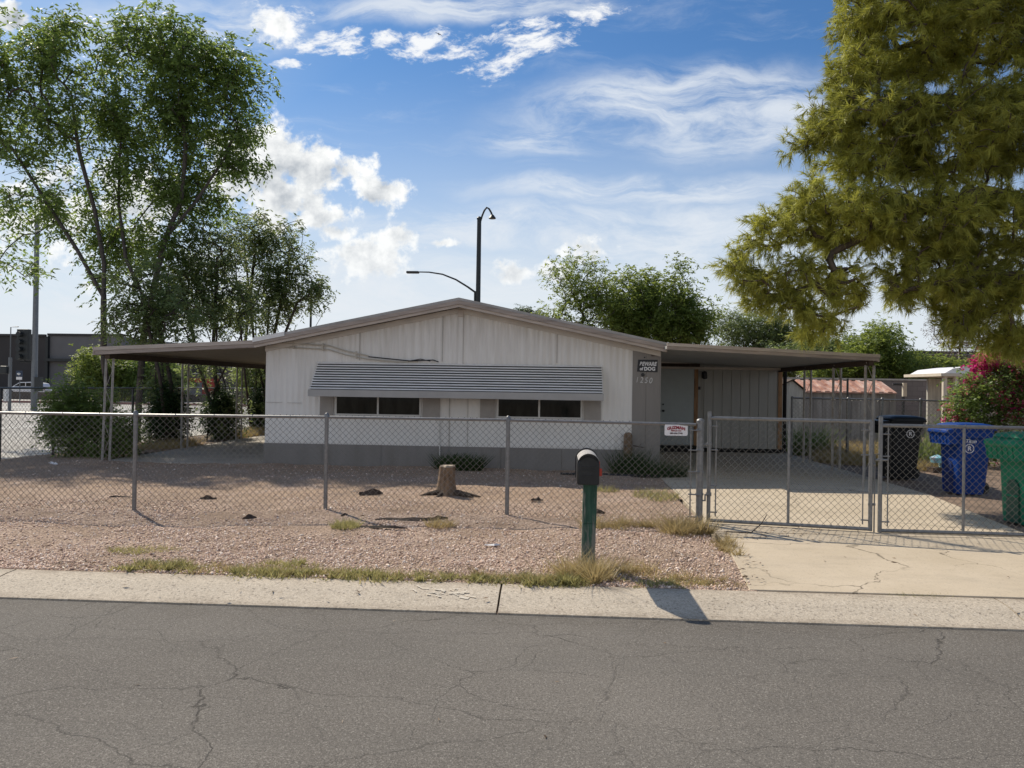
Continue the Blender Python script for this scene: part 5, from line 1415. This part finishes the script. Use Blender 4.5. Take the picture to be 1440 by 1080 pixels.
b = MB(); b.box(-31.2, -31.02, 41.7, 41.9, .5, 1.2); b.build('push_button_box', M['paint_white'], ts2)
ps = thing('bus_sign', 'small blue and white sign on a thin post before the dark building', 'sign', (-39.9, 55, 0))
b = MB(); b.tube([(-39.87, 55, -.02), (-39.9, 55, 2.4)], .035, 6); b.build('pole', M['pole'], ps, True)
b = MB(); b.box(-40.15, -39.65, 54.93, 54.96, 1.98, 2.42); p = b.build('plate', M['sign_blue'], ps)
b = MB(); b.box(-40.12, -39.68, 54.92, 54.95, 1.75, 1.95); b.build('lower_plate', M['sign_white'], ps)
b = MB(); b.lathe([(.001, 0), (.11, .06), (.13, .14), (.001, .2)], (-39.9, 54.90, 2.08), 8); b.build('symbol', M['print'], p)
# low wall and building on the left
w = thing('low_wall', 'long low dark wall along the far side of the street', 'wall', (-60, 62, 0))
b = MB(); b.box(-100, -24, 62, 62.25, 0, .66); b.build('wall', M['bldg_brown'], w)
b = MB(); b.box(-100, -24, 61.96, 62.29, .66, .74); b.build('coping', M['bldg_brown'], w)
bd = thing('commercial_building', 'long dark flat roofed commercial building at the far left behind the white car', 'building', (-70, 95, 0))
b = MB(); b.box(-100, -65.6, 95, 120, 0, 7.35); b.build('dark_wall', M['bldg_dark'], bd)
b = MB(); b.box(-65.58, -55.5, 95.4, 120, 0, 7.5); b.build('block_wall', M['bldg_grey'], bd)
b = MB(); b.box(-100.2, -65.55, 94.8, 95.2, 7.36, 7.65); b.box(-65.5, -55.3, 95.2, 95.6, 7.51, 7.8); b.build('parapet', M['bldg_dark'], bd)
b = MB(); b.box(-65.5, -55.4, 94.6, 95.38, 4.2, 4.55); b.build('canopy', M['pole_dark'], bd)
for x in (-65.6, -61.9, -58.0):
    b = MB(); b.box(x, x + .35, 95.0, 95.38, 0, 4.19 if x > -65 else 7.4); b.build('pilaster', M['pole_dark'], bd)
b = MB(); b.box(-60.9, -60.6, 95.2, 95.38, 2.2, 2.8); b.build('wall_light', M['pole_dark'], bd)
rb = thing('shop_building', 'grey building with a red painted front seen through the left carport posts', 'building', (-37, 75, 0))
b = MB(); b.box(-41, -29.5, 75, 90, 0, 4.6); b.build('wall', M['bldg_brown'], rb)
b = MB(); b.box(-40.5, -33.6, 74.8, 74.99, .6, 2.15); b.build('red_front', M['bldg_red'], rb)
b = MB(); b.box(-37.6, -35.3, 74.75, 74.79, 0, 1.75); b.build('shutter_door', M['bldg_grey'], rb)
for x in (-38.4, -36.4, -34.2):
    b = MB(); b.box(x, x + .7, 74.9, 74.99, 2.7, 3.7); wn = b.build('window', M['glass'], rb)
    b = MB(); b.box(x - .06, x + .76, 74.86, 74.99, 2.6, 2.69); b.build('sill', M['bldg_pale'], wn)
b = MB(); b.box(-41.1, -29.4, 74.8, 75, 4.61, 4.85); b.build('parapet', M['bldg_dark'], rb)
# white car
def car():
    o = thing('parked_car', 'white hatchback car parked in front of the dark building, half hidden by the low wall', 'car', (-57.0, 80, 0))
    X = -57.0
    low = [(-2.15, .35), (-2.2, .7), (-2.1, .9), (-1.2, 1.02), (1.35, 1.02), (2.1, .95), (2.2, .7), (2.15, .35)]
    b = MB(); b.prism([(X + x, z) for x, z in low], 'y', 79.15, 80.9); b.build('body', M['car_white'], o, True, bevel=.06)
    cab = [(-1.35, 1.03), (-.55, 1.50), (.9, 1.55), (1.75, 1.40), (1.95, 1.03)]
    b = MB(); b.prism([(X + x, z) for x, z in cab], 'y', 79.28, 80.77); b.build('cabin', M['car_white'], o, True, bevel=.05)
    for a in ([(-1.1, 1.08), (-.5, 1.42), (.1, 1.45), (.1, 1.08)], [(.2, 1.08), (.2, 1.45), (.85, 1.46), (1.3, 1.36), (1.5, 1.08)]):
        b = MB(); b.prism([(X + x, z) for x, z in a], 'y', 79.262, 79.275); b.build('side_window', M['glass'], o)
    for x in (-1.4, 1.4):
        b = MB(); b.tube([(X + x, 79.1, .33), (X + x, 79.32, .33)], .33, 18); w_ = b.build('wheel', M['tyre'], o, True, bevel=.02)
        b = MB(); b.tube([(X + x, 79.085, .33), (X + x, 79.1, .33)], .2, 14); b.build('rim', M['chrome'], w_, True)
    b = MB(); b.box(X - 2.205, X - 2.12, 79.25, 79.6, .72, .86); b.build('headlight', M['chrome'], o, bevel=.02)
    b = MB(); b.box(X + 2.1, X + 2.2, 79.25, 79.5, .72, .92); b.build('tail_light', M['lamp_red'], o, bevel=.02)
car()
# right side: block wall, sheds, canopy
bw = thing('block_wall', 'long brown concrete block wall behind the sheds on the right', 'wall', (14, 32, 0))
b = MB(); b.box(7.5, 40, 32, 32.2, 0, 2.22); b.build('wall', M['block'], bw)
b = MB(); b.box(7.5, 40, 31.97, 32.23, 2.22, 2.29); b.build('coping', M['cap'], bw)
sh = thing('shed', 'long metal shed with a rusty red ribbed roof behind the carport posts', 'shed', (10, 27, 0))
b = MB(); b.box(8.0, 11.4, 27.05, 29, 0, 1.70); b.build('wall', M['shed_wall'], sh)
b = MB()
x = 7.9
while x < 11.5: b.box(x, x + .2, 27.03, 27.05, 0, 1.68); x += .32
b.build('wall_rib', M['shed_wall'], sh)
b = MB(); x = 7.85; k = 0
while x < 11.5:
    h = .03 if k % 2 else 0
    b.add([(x, 26.9, 1.72 + h), (x + .15, 26.9, 1.72 + h), (x + .15, 28.2, 2.12 + h), (x, 28.2, 2.12 + h), (x, 26.9, 1.68), (x + .15, 26.9, 1.68), (x + .15, 28.2, 2.05), (x, 28.2, 2.05)],
          [(0, 1, 2, 3), (7, 6, 5, 4), (0, 4, 5, 1), (1, 5, 6, 2), (2, 6, 7, 3), (3, 7, 4, 0)]); x += .15; k += 1
b.build('roof', M['rust'], sh)
s2 = thing('garden_shed', 'small pale streaked gabled shed just right of the addition corner', 'shed', (7.2, 24, 0))
b = MB(); b.prism([(6.75, 0), (7.56, 0), (7.56, 1.76), (7.22, 2.04), (6.75, 1.80)], 'y', 24, 25.6); b.build('wall', M['shed_pale'], s2)
b = MB(); b.prism([(6.70, 1.80), (7.22, 2.06), (7.22, 2.09), (6.70, 1.83)], 'y', 23.93, 25.7); b.prism([(7.22, 2.06), (7.62, 1.74), (7.62, 1.77), (7.22, 2.09)], 'y', 23.93, 25.7); b.build('roof', M['wood_dark'], s2)
ga = thing('garden_arch', 'low metal arch standing against the block wall right of the shed', 'arch', (12, 26, 0))
b = MB(); b.tube([(11.55, 26.3, 0), (11.55, 26.3, 2.0)], .05, 6); b.tube([(11.55, 26.3, 2.0), (11.2, 26.3, 2.0)], .04, 6); b.build('upright', M['dark_fence'], ga, True)
b = MB(); b.box(11.50, 11.62, 26.2, 26.3, 1.6, 2.05); b.build('board', M['cream'], ga)
rv = thing('garden_canopy', 'cream canopy with pale posts and rounded white roof behind the flowering shrub', 'canopy', (12.6, 24, 0))
b = MB(); b.prism([(11.6, 2.24), (15.6, 2.22), (15.6, 2.32), (11.6, 2.33)], 'y', 23.9, 26.4); b.build('beam', M['cream'], rv)
b = MB(); b.prism([(11.75, 2.335), (15.5, 2.325), (15.3, 2.50), (14.6, 2.58), (12.6, 2.56), (12.0, 2.48)], 'y', 24.0, 26.3); b.build('roof', M['sign_white'], rv, True)
for x in (11.72, 12.05, 13.2, 15.4):
    b = MB(); b.box(x, x + .11, 24.0, 24.11, 0, 2.24); b.build('post', M['cream'], rv)
b = MB(); b.box(12.2, 15.5, 26.0, 26.1, .0, 2.2); b.build('back_panel', M['shed_pale'], rv)
fb = thing('distant_building', 'dark flat topped building beyond the green trees at the right', 'building', (31, 60, 0))
b = MB(); b.box(26.6, 42, 60, 70, 0, 4.7); b.build('wall', M['bldg_brown'], fb)
b = MB(); b.box(26.5, 42.1, 59.9, 60.1, 4.71, 4.95); b.build('parapet', M['bldg_dark'], fb)
fb2 = thing('distant_building', 'pale building corner showing above the trees over the right carport', 'building', (22, 62, 0))
b = MB(); b.box(20.6, 22.6, 62, 68, 0, 5.6); b.build('wall', M['bldg_pale'], fb2)
b = MB(); b.box(20.5, 22.7, 61.9, 62.1, 5.61, 5.75); b.build('parapet', M['bldg_pale'], fb2)
up = thing('utility_pole', 'pale T shaped utility pole in front of the sparse brown tree', 'utility pole', (25.4, 50, 0))
b = MB(); b.tube([(25.4, 50, 0), (25.4, 50, 5.05)], .09, 8); b.build('pole', M['cap'], up, True)
b = MB(); b.box(24.7, 26.3, 49.9, 50.0, 4.88, 5.0); b.build('cross_arm', M['cap'], up)
# coloured toys in the weeds by the black cart
ty = thing('toy_heap', 'small heap of pale blue and red plastic toys in the weeds between the carts', 'toys', (8.0, 16.4, .08))
b = MB(); b.lathe([(.12, 0), (.14, .1), (.02, .16)], (7.9, 16.4, .28), 10); b.box(7.98, 8.3, 16.3, 16.5, .18, .34); b.build('pale_toy', M['toy'], ty, True)
b = MB(); b.box(8.05, 8.25, 16.28, 16.45, .345, .45); b.build('red_toy', M['red_flag'], ty, bevel=.02)
b = MB(); b.box(7.75, 8.3, 16.25, 16.55, .0, .18); b.build('crate', M['wood_dark'], ty)
# bird
bi = thing('flying_bird', 'small dark bird gliding high in the sky above the house', 'bird', (-9.66, 60, 29.5))
b = MB()
c = Vector((-9.66, 60, 29.5))
body = [(c.x - .02, c.y - .16, c.z), (c.x, c.y - .06, c.z + .01), (c.x, c.y + .1, c.z), (c.x, c.y + .22, c.z)]
b.tube(body, [.012, .04, .035, .008], 8); b.build('body', M['bird'], bi, True)
for s in (-1, 1):
    b = MB(); b.add([(c.x + s * .02, c.y - .06, c.z + .02), (c.x + s * .17, c.y - .08, c.z + .02 - s * .07), (c.x + s * .31, c.y + .02, c.z - .02 - s * .17), (c.x + s * .16, c.y + .04, c.z + .015 - s * .07), (c.x + s * .02, c.y + .08, c.z + .02)], [(0, 1, 2, 3, 4)]); b.build('wing', M['bird'], bi)

# ================================================================== sky
SUN_EL, SUN_AZ = R(43.5), R(42.5)          # azimuth measured from +Y towards -X
world = bpy.data.worlds.new('World'); scene.world = world; world.use_nodes = True
t = NT(world.node_tree)
bg = world.node_tree.nodes['Background']
sky = t.new('ShaderNodeTexSky', sky_type='NISHITA')
sky.sun_disc = False; sky.sun_elevation = SUN_EL; sky.sun_rotation = -SUN_AZ
sky.altitude = 350; sky.air_density = 1.0; sky.dust_density = .6; sky.ozone_density = 2.5
d = t.coord('Generated')
sx = t.new('ShaderNodeSeparateXYZ'); t.put(sx.inputs[0], d)
ay = t.math('MAXIMUM', t.math('ABSOLUTE', sx.outputs[1]), .04)
s_ = t.math('DIVIDE', sx.outputs[0], ay); t_ = t.math('DIVIDE', sx.outputs[2], ay)
cv = t.new('ShaderNodeCombineXYZ'); t.put(cv.inputs[0], s_); t.put(cv.inputs[1], t_)
p = cv.outputs[0]
def ell(cx, cy, a, b_, rot=0.0):
    q = t.mapping(t.vmath('SUBTRACT', p, (cx, cy, 0)), rot=(0, 0, -rot))
    q = t.vmath('DIVIDE', q, (a, b_, 1))
    return t.math('SUBTRACT', 1.0, t.vmath('LENGTH', q))
def union(ls):
    o = ls[0]
    for x in ls[1:]: o = t.math('MAXIMUM', o, x)
    return o
CUM = [(-0.317, 0.288, 0.097, 0.048, 0.0), (-0.364, 0.251, 0.106, 0.048, 0.0), (-0.226, 0.257, 0.051, 0.028, 0.0), (-0.432, 0.284, 0.111, 0.083, 0.0), (-0.559, 0.246, 0.139, 0.083, 0.0), (-0.697, 0.226, 0.13, 0.074, 0.0), (-0.262, 0.169, 0.061, 0.037, 0.0), (-0.211, 0.194, 0.041, 0.024, 0.0), (-0.156, 0.185, 0.031, 0.013, 0.0), (-0.058, 0.15, 0.046, 0.028, 0.0), (0.037, 0.18, 0.041, 0.028, 0.0), (0.0, 0.154, 0.037, 0.022, 0.0), (-0.287, 0.199, 0.037, 0.031, 0.0), (-0.378, 0.483, 0.043, 0.033, 0.0), (-0.742, 0.488, 0.046, 0.022, 0.0), (-0.325, 0.227, 0.111, 0.031, 0.0)]
WIS = [(-0.238, 0.456, 0.056, 0.019, 0.05), (-0.134, 0.45, 0.056, 0.02, 0.1), (-0.018, 0.462, 0.056, 0.024, 0.25), (-0.402, 0.493, 0.037, 0.024, 0.3), (-0.373, 0.478, 0.046, 0.037, 0.2), (-0.291, 0.455, 0.088, 0.024, -0.05), (-0.186, 0.454, 0.074, 0.02, 0.1), (-0.046, 0.455, 0.093, 0.035, 0.2), (0.023, 0.482, 0.074, 0.02, 0.35), (-0.353, 0.426, 0.044, 0.011, -0.1), (-0.083, 0.428, 0.056, 0.024, 0.1)]
CIR = [(0.148, 0.375, 0.296, 0.065, 0.1), (0.012, 0.33, 0.176, 0.031, 0.05), (0.239, 0.347, 0.204, 0.065, 0.1), (0.104, 0.26, 0.306, 0.028, 0.0), (-0.024, 0.209, 0.389, 0.046, 0.0), (0.196, 0.201, 0.306, 0.074, 0.0), (-0.362, 0.104, 0.833, 0.102, 0.0), (-0.14, 0.499, 0.306, 0.028, 0.0), (-0.514, 0.475, 0.241, 0.056, 0.0)]

n1 = t.noise(p, 11, 9, .58)
nw = t.new('ShaderNodeTexNoise'); t.put(nw.inputs['Vector'], p); nw.inputs['Scale'].default_value = 9; nw.inputs['Detail'].default_value = 5
sc = t.new('ShaderNodeVectorMath', operation='SCALE'); t.put(sc.inputs[0], t.vmath('SUBTRACT', nw.outputs[1], (.5, .5, .5))); sc.inputs['Scale'].default_value = .05
p_raw = p
p = t.vmath('ADD', p_raw, sc.outputs[0])
# piled cumulus
E_ = union([ell(*c) for c in CUM])
puff = t.noise(p_raw, 26, 8, .6)
fine = t.noise(p_raw, 75, 6, .6)
D = t.math('ADD', t.math('ADD', t.math('MULTIPLY', E_, 1.0), t.math('MULTIPLY', t.math('SUBTRACT', n1, .53), 3.4)), t.math('ADD', t.math('MULTIPLY', t.math('SUBTRACT', puff, .5), 2.0), t.math('MULTIPLY', t.math('SUBTRACT', fine, .5), .55)))
cum = t.rng(D, .04, .55, 0, 1, True)
# brightness: sunlit rims towards the upper left, grey cores
n2 = t.noise(t.vmath('ADD', p_raw, (-.012, .022, 0)), 11, 9, .58)
puff2 = t.noise(t.vmath('ADD', p_raw, (-.006, .012, 0)), 26, 8, .6)
rel = t.math('ADD', t.math('MULTIPLY', t.math('SUBTRACT', n1, n2), 3.2), t.math('MULTIPLY', t.math('SUBTRACT', puff, puff2), 1.8))
core = t.rng(D, .25, 1.1, 0, .42)
lit = t.math('SUBTRACT', t.math('ADD', .86, rel), core, None, True)
cum_col = t.mix(lit, (4.3, 4.75, 5.3), (10.2, 10.3, 10.2))
# torn wisps high up
Wf = union([ell(*c) for c in WIS])
wn = t.noise(t.mapping(p, rot=(0, 0, R(-18)), sc=(1, 2.2, 1)), 20, 8, .68)
wis = t.rng(t.math('ADD', Wf, t.math('MULTIPLY', t.math('SUBTRACT', wn, .52), 4.2)), .12, 1.0, 0, .95, True)
# thin streaked cirrus
Cf = union([ell(*c) for c in CIR])
cn = t.noise(t.mapping(p, rot=(0, 0, R(-10)), sc=(1, 4.2, 1)), 5.5, 9, .66, .6)
cir = t.math('MULTIPLY', t.rng(Cf, .0, .7, 0, 1, True), t.rng(cn, .30, .66, 0, .85, True))
bgc = t.rng(t.noise(t.mapping(p, rot=(0, 0, R(12)), sc=(1, 5, 1)), 4, 8, .66, .5), .52, .78, 0, .22, True)
cir = t.math('MAXIMUM', cir, bgc)
hz = t.rng(t_, .0, .46, .94, 0, True)
leftglow = t.math('MULTIPLY', t.rng(s_, -.75, -.2, .75, 0, True), t.rng(t_, .55, .2, .25, 1))
base = t.mix(1.0, sky.outputs[0], (.50, .79, 1.03), 'MULTIPLY')
base = t.mix(t.math('MAXIMUM', hz, leftglow), base, (7.2, 7.9, 8.5))
base = t.mix(cir, base, (7.9, 8.4, 9.0))
base = t.mix(wis, base, (9.8, 9.9, 10.0))
base = t.mix(cum, base, cum_col)
base = t.mix(t.rng(t_, .05, .26, .55, 0, True), base, (8.2, 8.6, 9.0))
# unseen white cloud added behind the viewer to brighten and neutralise shaded fronts
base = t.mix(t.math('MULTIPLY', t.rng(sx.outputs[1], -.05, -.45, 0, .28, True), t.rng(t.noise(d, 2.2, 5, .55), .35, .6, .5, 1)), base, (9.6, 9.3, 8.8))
# clouds only above the horizon; plain ground glow below
base = t.mix(t.rng(sx.outputs[2], -.02, .0), (2.2, 2.0, 1.8), base)
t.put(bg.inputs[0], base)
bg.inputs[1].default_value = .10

sun = bpy.data.lights.new('sun', 'SUN')
sun.energy = 5.0; sun.angle = R(.55); sun.color = (1.0, .91, .76)
so = bpy.data.objects.new('sun', sun); col.objects.link(so)
to_sun = Vector((-math.sin(SUN_AZ) * math.cos(SUN_EL), math.cos(SUN_AZ) * math.cos(SUN_EL), math.sin(SUN_EL)))
so.rotation_euler = to_sun.to_track_quat('Z', 'Y').to_euler()
so.location = (-10, 12, 20)

# ================================================================== camera
cam = bpy.data.cameras.new('camera')
cam.sensor_width = 36; cam.lens = 27; cam.sensor_fit = 'HORIZONTAL'
cam.clip_start = .05; cam.clip_end = 2000
co = bpy.data.objects.new('camera', cam); col.objects.link(co)
YAW, PITCH, ROLL = R(3.3), R(.27), R(.85)
fwd = Vector((-math.sin(YAW) * math.cos(PITCH), math.cos(YAW) * math.cos(PITCH), math.sin(PITCH)))
right = Vector((math.cos(YAW), math.sin(YAW), 0))
upv = right.cross(fwd)
# the photograph was taken with the phone tipped slightly anticlockwise
r2 = right * math.cos(ROLL) + upv * math.sin(ROLL); u2 = upv * math.cos(ROLL) - right * math.sin(ROLL)
mw = Matrix((r2, u2, -fwd)).transposed().to_4x4(); mw.translation = Vector((0, 0, 1.70))
co.matrix_world = mw
scene.camera = co
scene.render.resolution_x = 1024; scene.render.resolution_y = 768
